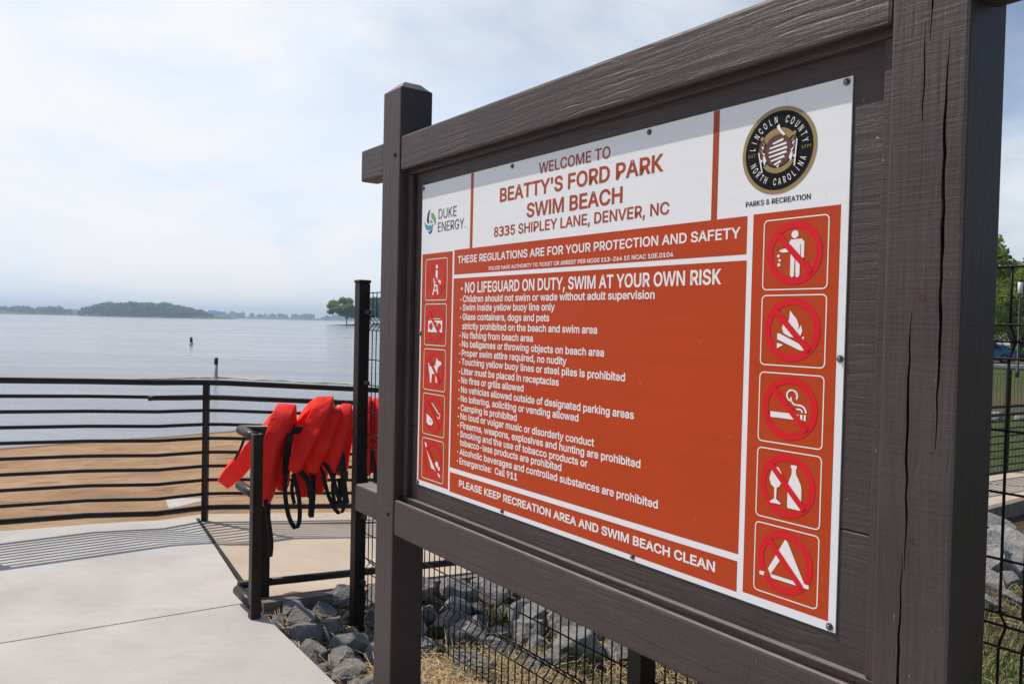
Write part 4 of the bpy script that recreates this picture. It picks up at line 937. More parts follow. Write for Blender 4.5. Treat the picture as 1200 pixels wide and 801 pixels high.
# robed figures, sprays and long blades on either side
for fx in (-1, 1):
    seal_poly([(0.36, -0.24), (0.43, -0.30), (0.50, -0.22), (0.53, -0.05), (0.47, 0.06), (0.40, 0.02), (0.37, -0.08)], 5, 3, fx)
    seal_mb.poly([disc(sc_ + fx * 0.43 * SR, sd_ - 0.33 * SR, SR * 0.05, 10)], at_n(6), 0)
    for k in range(6):
        v0 = -0.20 + 0.075 * k; u0 = 0.35 + 0.028 * (k % 3)
        seal_poly([(u0, v0), (u0 + 0.075, v0 - 0.045), (u0 + 0.045, v0 + 0.03), (u0 + 0.01, v0 + 0.05)], 6, 2 if k % 2 else 0, fx)
    seal_poly([(0.30, 0.20), (0.36, 0.06), (0.41, 0.12), (0.36, 0.30)], 6, 2, fx)
    seal_poly([(0.50, -0.02), (0.535, -0.02), (0.42, 0.47), (0.39, 0.46)] if fx < 0 else [(0.49, -0.18), (0.52, -0.18), (0.47, 0.42), (0.435, 0.41)], 7, 2, fx)
seal_poly([(-0.04, -0.55), (0.03, -0.60), (0.06, -0.50), (0.20, -0.33), (0.15, -0.31), (0.0, -0.47)], 7, 2)
seal = obj('seal', seal_mb, [M_gold, M_black, M_letter, M_brown], panel, label='round black county seal with gold ring')
def arc_text(txt, r_, a_mid, span, cap, m_, top=True):
    mb_ = MB(); n = len(txt)
    for i, ch in enumerate(txt):
        if ch == ' ': continue
        cx = GLYPHS[ch][0] / 2; k = cap / CAP
        a = a_mid + (i - (n - 1) / 2) * span / (n - 1) * (1 if top else -1)
        ux, uy = math.sin(a), -math.cos(a)
        tx, ty = (math.cos(a), math.sin(a)) if top else (-math.cos(a), -math.sin(a))
        def place(x, y, j, ux=ux, uy=uy, tx=tx, ty=ty, cx=cx):
            lx = (x - cx) * k * 0.56; ly = y * k
            rr = r_ + ly if top else r_ + cap - ly
            return LP(sc_ + ux * rr + tx * lx, -0.0003 - LAY * 3, sd_ + uy * rr + ty * lx)
        add_glyph(mb_, ch, 6, place)
    obj('lettering', mb_, m_, panel)
arc_text('LINCOLN COUNTY', SR * 0.64, R(0), R(160), SR * 0.155, M_letter)
arc_text('NORTH CAROLINA', SR * 0.64, R(180), R(136), SR * 0.155, M_letter, False)
lettering('EST', sc_ - SR * 0.82, sc_ - SR * 0.62, sd_ + 0.006, 0.007, M_gold, 4, 3)
lettering('1779', sc_ + SR * 0.62, sc_ + SR * 0.86, sd_ + 0.006, 0.007, M_gold, 4, 3)

# prohibition symbols
def rrect(x0, y0, x1, y1, r_, n=5):
    out = []
    for cx, cy, a in ((x1 - r_, y0 + r_, -90), (x1 - r_, y1 - r_, 0), (x0 + r_, y1 - r_, 90), (x0 + r_, y0 + r_, 180)):
        for k in range(n + 1): out.append((cx + r_ * math.cos(R(a + 90 * k / n)), cy + r_ * math.sin(R(a + 90 * k / n))))
    return out
def symbol(s0, d0, w, h, shapes, label, lw):
    mb_ = MB()
    mb_.poly([rrect(s0, d0, s0 + w, d0 + h, 0.012), rrect(s0 + lw, d0 + lw, s0 + w - lw, d0 + h - lw, 0.012 - lw)], at_n(1), 0)
    P = lambda u, v: (s0 + u * w, d0 + v * h)
    for mi, layer, ring in shapes:
        mb_.poly([[P(u, v) for u, v in ring]], at_n(layer), mi)
    cx, cy = s0 + 0.49 * w, d0 + 0.49 * h
    ro, ri = 0.425 * w, 0.335 * w
    mb_.poly([disc(cx, cy, ro, 44), disc(cx, cy, ri, 44)], at_n(1.5), 1)
    a = R(45); ux_, uy_ = math.cos(a), math.sin(a); hw = 0.042 * w
    L_ = (ro + ri) / 2
    mb_.poly([[(cx - ux_ * L_ + uy_ * hw, cy - uy_ * L_ - ux_ * hw), (cx + ux_ * L_ + uy_ * hw, cy + uy_ * L_ - ux_ * hw), (cx + ux_ * L_ - uy_ * hw, cy + uy_ * L_ + ux_ * hw), (cx - ux_ * L_ - uy_ * hw, cy - uy_ * L_ + ux_ * hw)]], at_n(4), 1)
    obj('symbol', mb_, [M_letter, M_red, M_orange], panel, label=label)
W_, O_ = 0, 2
litter = [(W_, 2, disc(0.50, 0.235, 0.055, 18)),
  (W_, 2, [(0.40, 0.36), (0.44, 0.305), (0.60, 0.300), (0.645, 0.345), (0.645, 0.56), (0.605, 0.575), (0.585, 0.54), (0.585, 0.80), (0.56, 0.83), (0.525, 0.82), (0.515, 0.56), (0.505, 0.56), (0.50, 0.81), (0.47, 0.83), (0.44, 0.80), (0.44, 0.44), (0.40, 0.475), (0.32, 0.478), (0.275, 0.465), (0.265, 0.445), (0.30, 0.43), (0.38, 0.42)]),
  (O_, 3, [(0.588, 0.38), (0.595, 0.38), (0.595, 0.55), (0.588, 0.55)]), (O_, 3, [(0.508, 0.58), (0.516, 0.58), (0.516, 0.82), (0.508, 0.82)]),
  (W_, 2, [(0.25, 0.495), (0.28, 0.52), (0.255, 0.548), (0.225, 0.522)]), (W_, 2, [(0.265, 0.56), (0.295, 0.575), (0.28, 0.607), (0.25, 0.59)]), (W_, 2, [(0.24, 0.625), (0.285, 0.625), (0.285, 0.665), (0.24, 0.665)])]
fire = [(W_, 2, [(0.46, 0.22), (0.50, 0.27), (0.565, 0.34), (0.60, 0.43), (0.585, 0.50), (0.63, 0.42), (0.655, 0.50), (0.63, 0.57), (0.57, 0.60), (0.46, 0.585), (0.37, 0.54), (0.34, 0.47), (0.36, 0.40), (0.40, 0.43), (0.45, 0.34)]),
  (W_, 2, [(0.27, 0.545), (0.30, 0.54), (0.68, 0.71), (0.68, 0.77), (0.63, 0.77), (0.27, 0.625)]), (W_, 2, [(0.56, 0.62), (0.68, 0.575), (0.68, 0.625), (0.62, 0.655)]), (W_, 2, [(0.27, 0.675), (0.37, 0.70), (0.27, 0.755)])]
def arcband(cx, cy, r_, a0, a1, w, n=12):
    o1 = [(cx + (r_ + w) * math.cos(R(a0 + (a1 - a0) * k / n)), cy + (r_ + w) * math.sin(R(a0 + (a1 - a0) * k / n))) for k in range(n + 1)]
    o2 = [(cx + (r_ - w) * math.cos(R(a0 + (a1 - a0) * k / n)), cy + (r_ - w) * math.sin(R(a0 + (a1 - a0) * k / n))) for k in range(n + 1)]
    return o1 + o2[::-1]
smoke = [(W_, 2, [(0.20, 0.555), (0.585, 0.555), (0.585, 0.635), (0.20, 0.635)]), (W_, 2, [(0.60, 0.555), (0.635, 0.555), (0.635, 0.635), (0.60, 0.635)]), (W_, 2, [(0.66, 0.555), (0.695, 0.555), (0.695, 0.635), (0.66, 0.635)]), (W_, 2, [(0.715, 0.555), (0.745, 0.555), (0.745, 0.635), (0.715, 0.635)]),
  (W_, 2, arcband(0.525, 0.305, 0.075, -80, 105 - 360 + 250, 0.012)), (W_, 2, arcband(0.525, 0.305, 0.075, 90, 275, 0.012)),
  (W_, 2, arcband(0.535, 0.305, 0.075, -60, 40, 0.012)), (W_, 2, arcband(0.60, 0.345, 0.085, 95, 190, 0.012)), (W_, 2, [(0.60, 0.418), (0.645, 0.418), (0.645, 0.442), (0.60, 0.442)]),
  (W_, 2, arcband(0.645, 0.53, 0.10, -90, 0, 0.013)), (W_, 2, arcband(0.645, 0.53, 0.045, -90, 0, 0.011)), (W_, 2, [(0.60, 0.474), (0.645, 0.474), (0.645, 0.496), (0.60, 0.496)])]
drink = [(W_, 2, [(0.245, 0.31), (0.275, 0.25), (0.355, 0.25), (0.40, 0.32), (0.415, 0.43), (0.38, 0.51), (0.335, 0.545), (0.33, 0.70), (0.40, 0.745), (0.40, 0.765), (0.235, 0.765), (0.235, 0.745), (0.30, 0.70), (0.295, 0.545), (0.245, 0.51), (0.215, 0.43)]),
  (W_, 2, [(0.545, 0.185), (0.635, 0.185), (0.635, 0.225), (0.622, 0.235), (0.63, 0.31), (0.70, 0.43), (0.715, 0.50), (0.715, 0.775), (0.69, 0.79), (0.52, 0.79), (0.505, 0.775), (0.505, 0.46), (0.525, 0.40), (0.56, 0.31), (0.56, 0.235), (0.545, 0.225)])]
tent = [(W_, 2, [(0.49, 0.165), (0.53, 0.19), (0.80, 0.70), (0.865, 0.70), (0.865, 0.755), (0.10, 0.755), (0.10, 0.70), (0.20, 0.70)]), (O_, 3, [(0.45, 0.43), (0.64, 0.70), (0.28, 0.70)]), (O_, 3, [(0.20, 0.70), (0.235, 0.64), (0.30, 0.755), (0.22, 0.755), (0.17, 0.755), (0.17, 0.71)])]
RS, RW_, RH = 1.6175, 0.169, 0.1635
for k, (sh, lb) in enumerate(((litter, 'no littering symbol'), (fire, 'no campfire symbol'), (smoke, 'no smoking symbol'), (drink, 'no alcohol symbol with glass and bottle'), (tent, 'no camping symbol with tent'))):
    symbol(RS, (0.2870, 0.4610, 0.6395, 0.8160, 0.9915)[k], RW_, RH, sh, lb, 0.0028)
guard = [(W_, 2, disc(0.53, 0.20, 0.05, 14)), (W_, 2, [(0.48, 0.28), (0.57, 0.28), (0.575, 0.52), (0.70, 0.52), (0.73, 0.60), (0.68, 0.64), (0.66, 0.58), (0.46, 0.58)]), (W_, 2, [(0.38, 0.46), (0.43, 0.46), (0.45, 0.62), (0.62, 0.62), (0.62, 0.66), (0.58, 0.66), (0.62, 0.86), (0.57, 0.86), (0.555, 0.78), (0.42, 0.78), (0.40, 0.86), (0.34, 0.86), (0.42, 0.66)]), (O_, 3, [(0.455, 0.67), (0.53, 0.67), (0.545, 0.74), (0.435, 0.74)])]
radio = [(W_, 2, [(0.18, 0.40), (0.82, 0.40), (0.82, 0.68), (0.18, 0.68)]), (W_, 2, [(0.26, 0.35), (0.74, 0.35), (0.74, 0.37), (0.26, 0.37)]), (O_, 3, disc(0.31, 0.54, 0.085, 16)), (O_, 3, disc(0.69, 0.54, 0.085, 16)), (O_, 3, [(0.42, 0.44), (0.58, 0.44), (0.58, 0.50), (0.42, 0.50)])]
dog = [(W_, 2, [(0.20, 0.34), (0.25, 0.36), (0.30, 0.43), (0.55, 0.40), (0.58, 0.28), (0.62, 0.20), (0.66, 0.27), (0.80, 0.29), (0.82, 0.36), (0.72, 0.40), (0.66, 0.44), (0.64, 0.56), (0.63, 0.76), (0.66, 0.80), (0.58, 0.80), (0.55, 0.60), (0.40, 0.60), (0.38, 0.78), (0.40, 0.81), (0.31, 0.81), (0.30, 0.62), (0.26, 0.54), (0.24, 0.42)])]
fish = [(W_, 2, [(0.18, 0.50), (0.30, 0.54), (0.46, 0.62), (0.50, 0.70), (0.42, 0.76), (0.28, 0.76), (0.20, 0.70)]), (O_, 3, disc(0.38, 0.66, 0.022, 10)), (W_, 2, [(0.40, 0.22), (0.44, 0.22), (0.66, 0.36), (0.74, 0.44), (0.72, 0.46), (0.64, 0.39)]), (W_, 2, arcband(0.74, 0.50, 0.06, -90, 160, 0.013))]
bat = [(W_, 2, [(0.12, 0.13), (0.17, 0.11), (0.52, 0.50), (0.62, 0.56), (0.70, 0.70), (0.88, 0.84), (0.85, 0.87), (0.62, 0.72), (0.46, 0.70), (0.40, 0.58)]), (W_, 2, disc(0.70, 0.58, 0.075, 14)), (W_, 2, disc(0.80, 0.66, 0.05, 12))]
for k, (sh, lb) in enumerate(((guard, 'no lifeguard symbol'), (radio, 'no radio symbol'), (dog, 'no dogs symbol'), (fish, 'no fishing symbol with fish and hook'), (bat, 'no ball games symbol'))):
    symbol(0.0375, (0.2955, 0.4705, 0.6455, 0.8205, 0.9965)[k], 0.1655, 0.1625, sh, lb, 0.0028)
for s, d in ((0.0093, 0.0125), (0.6068, 0.0125), (1.2383, 0.0125), (1.8165, 0.0105), (1.8215, 0.6011), (1.8165, 1.1810), (0.5921, 1.1805), (1.217, 1.1790), (0.0065, 0.5884), (0.0085, 1.1820)):
    mb = MB(); mb.tube([LP(s, 0.0, d), LP(s, -0.0015, d)], 0.0085, 14); mb.tube([LP(s, -0.0015, d), LP(s, -0.006, d), LP(s, -0.0075, d)], [0.0055, 0.005, 0.003], 6)
    obj('screw', mb, M_screw, panel)

# ------------------------------------------------------------------ pixel helper: a point seen at (px, py) at distance Y in front of the camera
def pix(px, py, y):
    a = (px - 600) / F_PX; b_ = (py - 400.5) / F_PX
    u = cr * a + sr * b_; v = -sr * a + cr * b_
    d = _f + _r * u - _u * v
    return Vector((0, 0, 1.6)) + d * (y / d.y)

# ------------------------------------------------------------------ lakeside railing
rp_ = [Vector(p) for p in rail_base]
RB = [Vector((-4.6, 4.72, 0.05)), Vector((-3.555, 5.505, 0.05)), Vector((-3.12, 5.82, 0.03)), Vector((-2.66, 5.965, 0.02)), Vector((-2.55, 6.08, 0.015)), Vector((-2.405, 6.250, 0.005)), Vector((-2.28, 6.305, 0.0)), Vector((-1.37, 6.665, -0.055))]
RB += [Vector((p.x, p.y, p.z + 0.01)) for p in rp_[6:]]
railing = empty('pipe_railing', (-2.405, 6.25, -0.008), label='dark brown pipe railing of ten level bars along the beach edge', cat='railing')
off = Vector((2.405, -6.25, 0.008))
def rpath(h): return [p + off + Vector((0, 0, h)) for p in RB]
def r_obj(name, fn):
    mb_ = MB(); fn(mb_); return obj(name, mb_, M_rail, railing)
r_obj('top_rail', lambda m_: m_.tube(rpath(1.078), 0.0225, 10))
for k in range(1, 9):
    r_obj('bar', lambda m_: m_.tube(rpath(0.086 + 0.1102 * k), 0.0135, 8))
r_obj('bottom_rail', lambda m_: m_.tube(rpath(0.086), 0.0215, 10))
post_at = [(-3.9, 5.245), (-2.405, 6.25)] + [(p.x, p.y) for p in rp_[6:]]
for x, y in post_at:
    zt = min(RB, key=lambda p: (p.x - x) ** 2 + (p.y - y) ** 2).z
    r_obj('post', lambda m_: m_.box(Vector((x - 0.022, y - 0.022, zt - 0.05)) + off, Vector((x + 0.022, y + 0.022, zt + 1.066)) + off, 0.004))
# separate graspable handrail on the ramp side
hd = Vector((0.34, -0.94, 0)) * 0.07
hp = [Vector((-2.72, 5.945, 0.985)) + hd, Vector((-2.68, 5.965, 0.988)) + hd] + [p + hd + Vector((0, 0, 0.965)) for p in RB[4:]]
r_obj('handrail', lambda m_: m_.tube([p + off for p in hp], 0.019, 10))

# ------------------------------------------------------------------ guard rail at the head of the ramp, where the jackets hang
gA = Vector((-1.506, 4.416, 0)); gB = Vector((-1.345, 4.205, 0)); g0 = Vector((-1.39, 4.50, 0))
guard_ = empty('guard_rail', (-1.39, 4.5, 0), label='low dark pipe guard rail turning a corner at the ramp head, hung with life jackets', cat='railing')
go = Vector((1.39, -4.5, 0))
def gz_top(t_): return 0.966 - 0.07 * t_
def gpt(t_, z): return g0 + DN * t_ + Vector((0, 0, z))
def g_obj(name, fn):
    mb_ = MB(); fn(mb_); return obj(name, mb_, M_rail, guard_)
g_obj('top_rail', lambda m_: m_.tube([gpt(t_, gz_top(t_)) + go for t_ in (-0.143, 0.5, 1.2, 2.4, 4.0)], 0.026, 12))
g_obj('bottom_rail', lambda m_: m_.tube([gpt(t_, 0.092 - 0.07 * t_) + go for t_ in (-0.143, 0.5, 1.2, 2.4, 4.0)], 0.023, 12))
up = lambda p, z: p + Vector((0, 0, z)) + go
g_obj('return_rail', lambda m_: m_.tube([up(gA, 0.976), up(gB, 0.962)], 0.026, 12))
g_obj('return_rail', lambda m_: m_.tube([up(gA, 0.665), up(gB, 0.655)], 0.026, 12))
g_obj('return_rail', lambda m_: m_.tube([up(gA, 0.075), up(gB, 0.06)], 0.030, 12))
def gpost(p, z0, z1):
    q_ = Vector((p.x, p.y, 0)) + go
    mb_ = MB(); mb_.box((-0.0265, -0.0265, z0), (0.0265, 0.0265, z1), 0.004)
    bmesh.ops.rotate(mb_.bm, cent=(0, 0, 0), matrix=Matrix.Rotation(RZ, 3, 'Z'), verts=mb_.bm.verts)
    bmesh.ops.translate(mb_.bm, vec=(q_.x, q_.y, 0), verts=mb_.bm.verts)
    obj('post', mb_, M_rail, guard_)
gpost(gB, -0.05, 0.985)
gpost(gpt(0.0, 0), -0.05, 0.955)
gpost(gpt(2.4, 0), -0.4, 0.79)
gpost(gpt(4.0, 0), -0.5, 0.68)

# ------------------------------------------------------------------ life jackets
def t_at(px):
    k = (px - 600) / F_PX
    return (1.39 + k * 4.5) / (0.8077 - k * 0.5897)
def bar_y(px): return 4.5 + 0.5897 * t_at(px)
jr = random.Random(11)
def pad(path, dep, parent, name, org):
    """soft foam panel: path of (px, py, width in px, distance offset from the bar)"""
    pts = []
    for i in range(len(path) - 1):
        for k in range(5):
            f = k / 5; pts.append([path[i][j] * (1 - f) + path[i + 1][j] * f for j in range(4)])
    pts.append(list(path[-1]))
    sm = [list(p) for p in pts]                 # soften the corners of the path
    for _ in range(2):
        for i in range(1, len(sm) - 1):
            sm[i] = [(sm[i - 1][j] + 2 * sm[i][j] + sm[i + 1][j]) / 4 for j in range(4)]
    y0 = bar_y(path[len(path) // 2][0])
    C = [pix(p[0], p[1], y0 + p[3]) for p in sm]
    Wd = [p[2] / F_PX * (y0 + p[3]) for p in sm]
    mb_ = MB(); rings = []; N_ = 16
    seed = jr.uniform(0, 50)
    n = len(C)
    for i in range(n):
        t_ = (C[min(i + 1, n - 1)] - C[max(i - 1, 0)]).normalized()
        w = Vector((1, 0.0, 0)); w = (w - t_ * w.dot(t_))
        if w.length < 0.25: w = Vector((0, 0, 1)) - t_ * t_.z
        w.normalize(); dd = t_.cross(w)
        e = min(i, n - 1 - i); k = min(1.0, 0.80 + 0.12 * e)
        ring = []
        for j in range(N_):
            a = 2 * math.pi * j / N_
            ca, sa = math.cos(a), math.sin(a)
            cx = math.copysign(abs(ca) ** 0.22, ca); sy = math.copysign(abs(sa) ** 0.22, sa)
            p = C[i] + w * (cx * Wd[i] * 0.5 * k * abs(1)) + dd * (sy * dep * 0.5 * k)
            ww = noise.noise(p * 14 + Vector((seed, 0, 0))) * 0.012 + noise.noise(p * 55 + Vector((0, seed, 0))) * 0.0030
            ring.append(mb_.bm.verts.new(p + (p - C[i]).normalized() * ww - org))
        rings.append(ring)
    for a, b_ in zip(rings, rings[1:]):
        for j in range(N_): mb_.bm.faces.new((a[j], a[(j + 1) % N_], b_[(j + 1) % N_], b_[j]))
    for rr, ti in ((rings[0], 0), (rings[-1], -1)):
        c = mb_.bm.verts.new(sum((v.co for v in rr), Vector()) / N_ + (C[0] - C[1] if ti == 0 else C[-1] - C[-2]).normalized() * 0.012)
        for j in range(N_): mb_.bm.faces.new((rr[j], rr[(j + 1) % N_], c))
    o_v = obj(name, mb_, M_vest, parent, smooth=True)
    o_v.data.set_sharp_from_angle(angle=R(32))
    return o_v
def strap(path, parent, org, w=0.024, name='strap'):
    y0 = bar_y(path[0][0])
    pts = [pix(p[0], p[1], y0 + p[2]) for p in path]
    fine = []
    for i in range(len(pts) - 1):                     # smooth curve through the points
        p0, p1, p2, p3 = pts[max(0, i - 1)], pts[i], pts[i + 1], pts[min(len(pts) - 1, i + 2)]
        for k in range(6):
            f = k / 6
            fine.append(0.5 * ((2 * p1) + (p2 - p0) * f + (2 * p0 - 5 * p1 + 4 * p2 - p3) * f * f + (3 * p1 - p0 - 3 * p2 + p3) * f ** 3))
    fine.append(pts[-1])
    mb_ = MB(); mb_.ribbon([p - org for p in fine], w, 0.003, up=(0.75, 0.65, 0.1))
    return obj(name, mb_, M_strap, parent)
def buckle(px, py, dy, parent, org):
    p = pix(px, py, bar_y(px) + dy) - org
    mb_ = MB(); mb_.box(p - Vector((0.02, 0.008, 0.024)), p + Vector((0.02, 0.008, 0.024)), 0.005)
    obj('buckle', mb_, M_strap, parent)
def jacket(px, label, pads, straps, buckles=()):
    t_ = t_at(px); org = gpt(t_, gz_top(t_) - 0.45)
    j = empty('life_jacket', org, label=label, cat='life jacket', group='life jackets hung on the guard rail')
    for nm, dep, path in pads: pad(path, dep, j, nm, org)
    for w, path in straps: strap(path, j, org, w)
    for b_ in buckles: buckle(*b_, j, org)
    return j
jacket(338, 'leftmost red life jacket with one long foam panel swung out towards the lake', [
  ('front_panel', 0.13, [(308, 590, 17, -0.10), (312, 565, 18, -0.10), (317, 540, 17, -0.09), (320, 522, 17, -0.07), (327, 505, 23, -0.05), (335, 490, 24, -0.02), (337, 487, 21, 0.0), (333, 486, 20, 0.06), (325, 494, 20, 0.12), (308, 513, 21, 0.16), (285, 541, 21, 0.2), (264, 563, 20, 0.24)]),
  ('back_panel', 0.10, [(334, 500, 14, 0.07), (333, 525, 14, 0.05), (331, 548, 15, 0.04), (331, 573, 12, 0.04)])],
  [(0.024, [(311, 585, -0.10), (315, 610, -0.11), (318, 635, -0.11), (317, 652, -0.10)]),
   (0.016, [(288, 508, 0.02), (282, 525, 0.05), (275, 538, 0.08)]),
   (0.012, [(341, 487, 0.0), (341.5, 480, 0.0), (341, 476, 0.0)]),
   (0.045, [(342, 496, -0.05), (339, 515, -0.06), (336, 535, -0.05), (335, 555, -0.04)]),
   (0.026, [(335, 545, -0.06), (334, 575, -0.07), (338, 603, -0.07), (346, 618, -0.06), (351, 608, -0.05), (350, 580, -0.05), (343, 555, -0.04)])],
  [(340, 513, -0.08)])
jacket(378, 'red life jacket lying highest over the rail, its foam panel slanting down to the left', [
  ('front_panel', 0.13, [(345, 552, 12, -0.12), (352, 537, 20, -0.11), (361, 518, 21, -0.09), (371, 498, 22, -0.06), (381, 479, 21, -0.02), (384, 474, 16, 0.03)]),
  ('front_panel', 0.11, [(377, 473, 15, 0.05), (367, 480, 15, 0.08), (357, 492, 15, 0.12), (350, 505, 15, 0.14), (345, 525, 14, 0.15)]),
  ('back_panel', 0.10, [(370, 490, 20, 0.08), (362, 520, 20, 0.07), (356, 552, 19, 0.05), (354, 580, 15, 0.05)])],
  [(0.012, [(393, 480, 0.0), (393.5, 472, 0.0), (393, 468, 0.0)]),
   (0.034, [(352, 552, -0.07), (360, 562, -0.07), (365, 580, -0.08), (364, 604, -0.08)]),
   (0.030, [(367, 556, -0.05), (367, 580, -0.06), (365, 606, -0.06)]),
   (0.022, [(346, 548, -0.06), (342, 572, -0.07), (345, 590, -0.06)])],
  [(364, 578, -0.10)])
jacket(388, 'red life jacket tucked close behind the highest one, slanting parallel to it', [
  ('front_panel', 0.13, [(366, 552, 14, -0.09), (374, 531, 21, -0.08), (383, 510, 22, -0.06), (392, 490, 17, -0.02), (393, 486, 12, 0.03)]),
  ('back_panel', 0.10, [(388, 500, 18, 0.08), (380, 530, 18, 0.06), (374, 555, 17, 0.05), (373, 577, 14, 0.05)])],
  [(0.012, [(391, 488, 0.0), (391.5, 481, 0.0), (390, 477, 0.0)]),
   (0.024, [(377, 545, -0.07), (380, 562, -0.08), (386, 583, -0.08), (395, 599, -0.07), (402, 597, -0.06), (404, 575, -0.06)])])
jacket(402, 'red life jacket half hidden by the left side of the tall fence post', [
  ('front_panel', 0.13, [(387, 552, 16, -0.09), (392, 532, 20, -0.08), (399, 508, 21, -0.05), (406, 486, 16, -0.01), (407, 481, 12, 0.03)]),
  ('back_panel', 0.10, [(405, 500, 16, 0.08), (402, 525, 16, 0.06), (398, 555, 15, 0.05)])],
  [(0.026, [(379, 542, -0.10), (384, 548, -0.11), (390, 560, -0.11), (396, 580, -0.10), (400, 590, -0.09)]),
   (0.024, [(392, 552, -0.08), (390, 572, -0.10), (393, 590, -0.09), (399, 580, -0.07), (397, 560, -0.06)]),
   (0.04, [(400, 530, -0.10), (402, 550, -0.10), (403, 570, -0.10), (406, 590, -0.09)])],
  [(398, 548, -0.12), (404, 556, -0.12)])
jacket(428, 'red life jacket behind the wire mesh just right of the tall fence post', [
  ('front_panel', 0.12, [(428, 556, 14, -0.06), (428, 530, 15, -0.06), (429, 500, 15, -0.04), (429, 476, 12, 0.0), (429, 474, 10, 0.05)]),
  ('back_panel', 0.10, [(425, 495, 13, 0.1), (424, 525, 13, 0.09), (424, 555, 12, 0.08)])],
  [(0.024, [(424, 520, -0.10), (427, 545, -0.11), (430, 570, -0.10)])])
jacket(441, 'rightmost red life jacket, behind the mesh and mostly hidden by the notice board upright', [
  ('front_panel', 0.12, [(441, 552, 14, -0.06), (442, 528, 15, -0.06), (442, 500, 15, -0.04), (441, 478, 12, 0.0), (441, 476, 10, 0.05)]),
  ('back_panel', 0.10, [(446, 495, 13, 0.1), (446, 525, 13, 0.09), (447, 555, 12, 0.08)])],
  [(0.024, [(437, 525, -0.10), (439, 550, -0.11), (442, 572, -0.10)])])

# ------------------------------------------------------------------ welded mesh fence behind the board
FN = 0.36
def build_fence(origin, rz, spans, ztop, zbot, zpost0, vees, horiz, label, post_w=0.0325, brackets=True, step=0.0475, rad=0.0032):
    """local x runs along the fence; spans = post positions"""
    f = empty('mesh_fence', origin, rz, label=label, cat='fence')
    for i, x in enumerate(spans):
        mb_ = MB(); mb_.box((x - post_w, -post_w, zpost0), (x + post_w, post_w, ztop + 0.05), 0.005)
        mb_.box((x - post_w - 0.004, -post_w - 0.004, ztop + 0.0505), (x + post_w + 0.004, post_w + 0.004, ztop + 0.068), 0.006)
        p = obj('post', mb_, M_fpost, f)
        if brackets:
            for zc in (ztop - 0.11, ztop - 0.50, ztop - 1.24, ztop - 1.60):
                for sg in (-1, 1):
                    if (i == 0 and sg < 0): continue
                    mb_ = MB(); mb_.box((x + sg * (post_w + 0.001) + (0 if sg > 0 else -0.07), -0.010, zc - 0.011), (x + sg * (post_w + 0.001) + (0.07 if sg > 0 else 0), 0.004 - 0.0, zc + 0.011), 0.003)
                    obj('bracket', mb_, M_fpost, p)
    for a, b_ in zip(spans, spans[1:]):
        mb_ = MB(); x = a + post_w + 0.012
        prof = [(ztop, 0.02)]
        for v in vees: prof += [(v + 0.038, 0.02), (v, 0.055), (v - 0.038, 0.02)]
        prof.append((zbot, 0.02))
        k = 0
        while x < b_ - post_w - 0.005:
            mb_.tube([(x, y, z) for z, y in prof], rad, 6); x += step
        for z in [ztop - 0.004] + horiz:
            y = 0.02
            for v in vees:
                if abs(z - v) < 0.001: y = 0.055
            mb_.tube([(a + post_w, y - rad * 1.6, z), (b_ - post_w, y - rad * 1.6, z)], rad * 0.95, 6)
        obj('mesh_panel', mb_, M_wire, f)
    return f
vees = [1.585, 0.935, 0.245]
hz = []
for v in vees: hz += [v + 0.038, v, v - 0.038]
hz += [1.385, 1.245, 1.095, 0.72, 0.57, 0.42, 0.06]
f_o = SN(-1.29, FN, 0)
build_fence(f_o, RZ, [0.0, 2.20, 4.40], 1.757, 0.03, -0.45, vees, hz, 'black welded wire mesh fence with bent wires running behind the notice board')

# ------------------------------------------------------------------ boulders
def boulder_mesh(seed):
    r_ = random.Random(seed)
    bm_ = bmesh.new(); bmesh.ops.create_icosphere(bm_, subdivisions=4, radius=1.0)
    planes = []
    for _ in range(20):
        d = Vector((r_.gauss(0, 1), r_.gauss(0, 1), r_.gauss(0, 1))).normalized(); planes.append((d, r_.uniform(0.50, 0.80)))
    for v in bm_.verts:
        for d, h in planes:
            k = v.co.dot(d)
            if k > h: v.co -= d * (k - h) * 0.97
        n_ = noise.noise(v.co * 2.2 + Vector((seed, 0, 0))) * 0.05 + noise.noise(v.co * 7 + Vector((0, seed, 0))) * 0.025 + noise.noise(v.co * 16 + Vector((0, 0, seed))) * 0.012
        v.co *= 1 + n_
    sc_ = Vector((1.0, r_.uniform(0.7, 0.95), r_.uniform(0.6, 0.8)))
    for v in bm_.verts: v.co = Vector((v.co.x * sc_.x, v.co.y * sc_.y, v.co.z * sc_.z))
    me_ = bpy.data.meshes.new('boulder'); bm_.to_mesh(me_); bm_.free(); me_.materials.append(M_rock)
    return me_
bmeshes = [boulder_mesh(k) for k in range(9)]
br = random.Random(21)
placed = []
def try_rock(s, n, r_, gap=0.78):
    p = SN(s, n)
    for ax, ay, ar in placed:
        if (p.x - ax) ** 2 + (p.y - ay) ** 2 < ((ar + r_) * gap) ** 2: return
    for ps, pn, pr in ((-0.171, 0.02, 0.12), (2.01, 0.02, 0.12), (-1.29, 0.36, 0.03), (0.91, 0.36, 0.05)):
        if (s - ps) ** 2 + (n - pn) ** 2 < (pr + r_ * 0.7) ** 2: return
    placed.append((p.x, p.y, r_))
    o = bpy.data.objects.new('boulder', br.choice(bmeshes)); COL.objects.link(o)
    o.rotation_euler = (br.uniform(-0.4, 0.4), br.uniform(-0.4, 0.4), br.uniform(0, 6.28))
    k = r_ * br.uniform(1.0, 1.12); o.scale = (k, k, k)
    o.location = (p.x, p.y, gz(p.x, p.y) + r_ * br.uniform(0.28, 0.5))
    tag(o, 'grey granite boulder lying in the riprap bed beside the ramp kerb and mesh fence', 'boulder', 'granite riprap boulders')
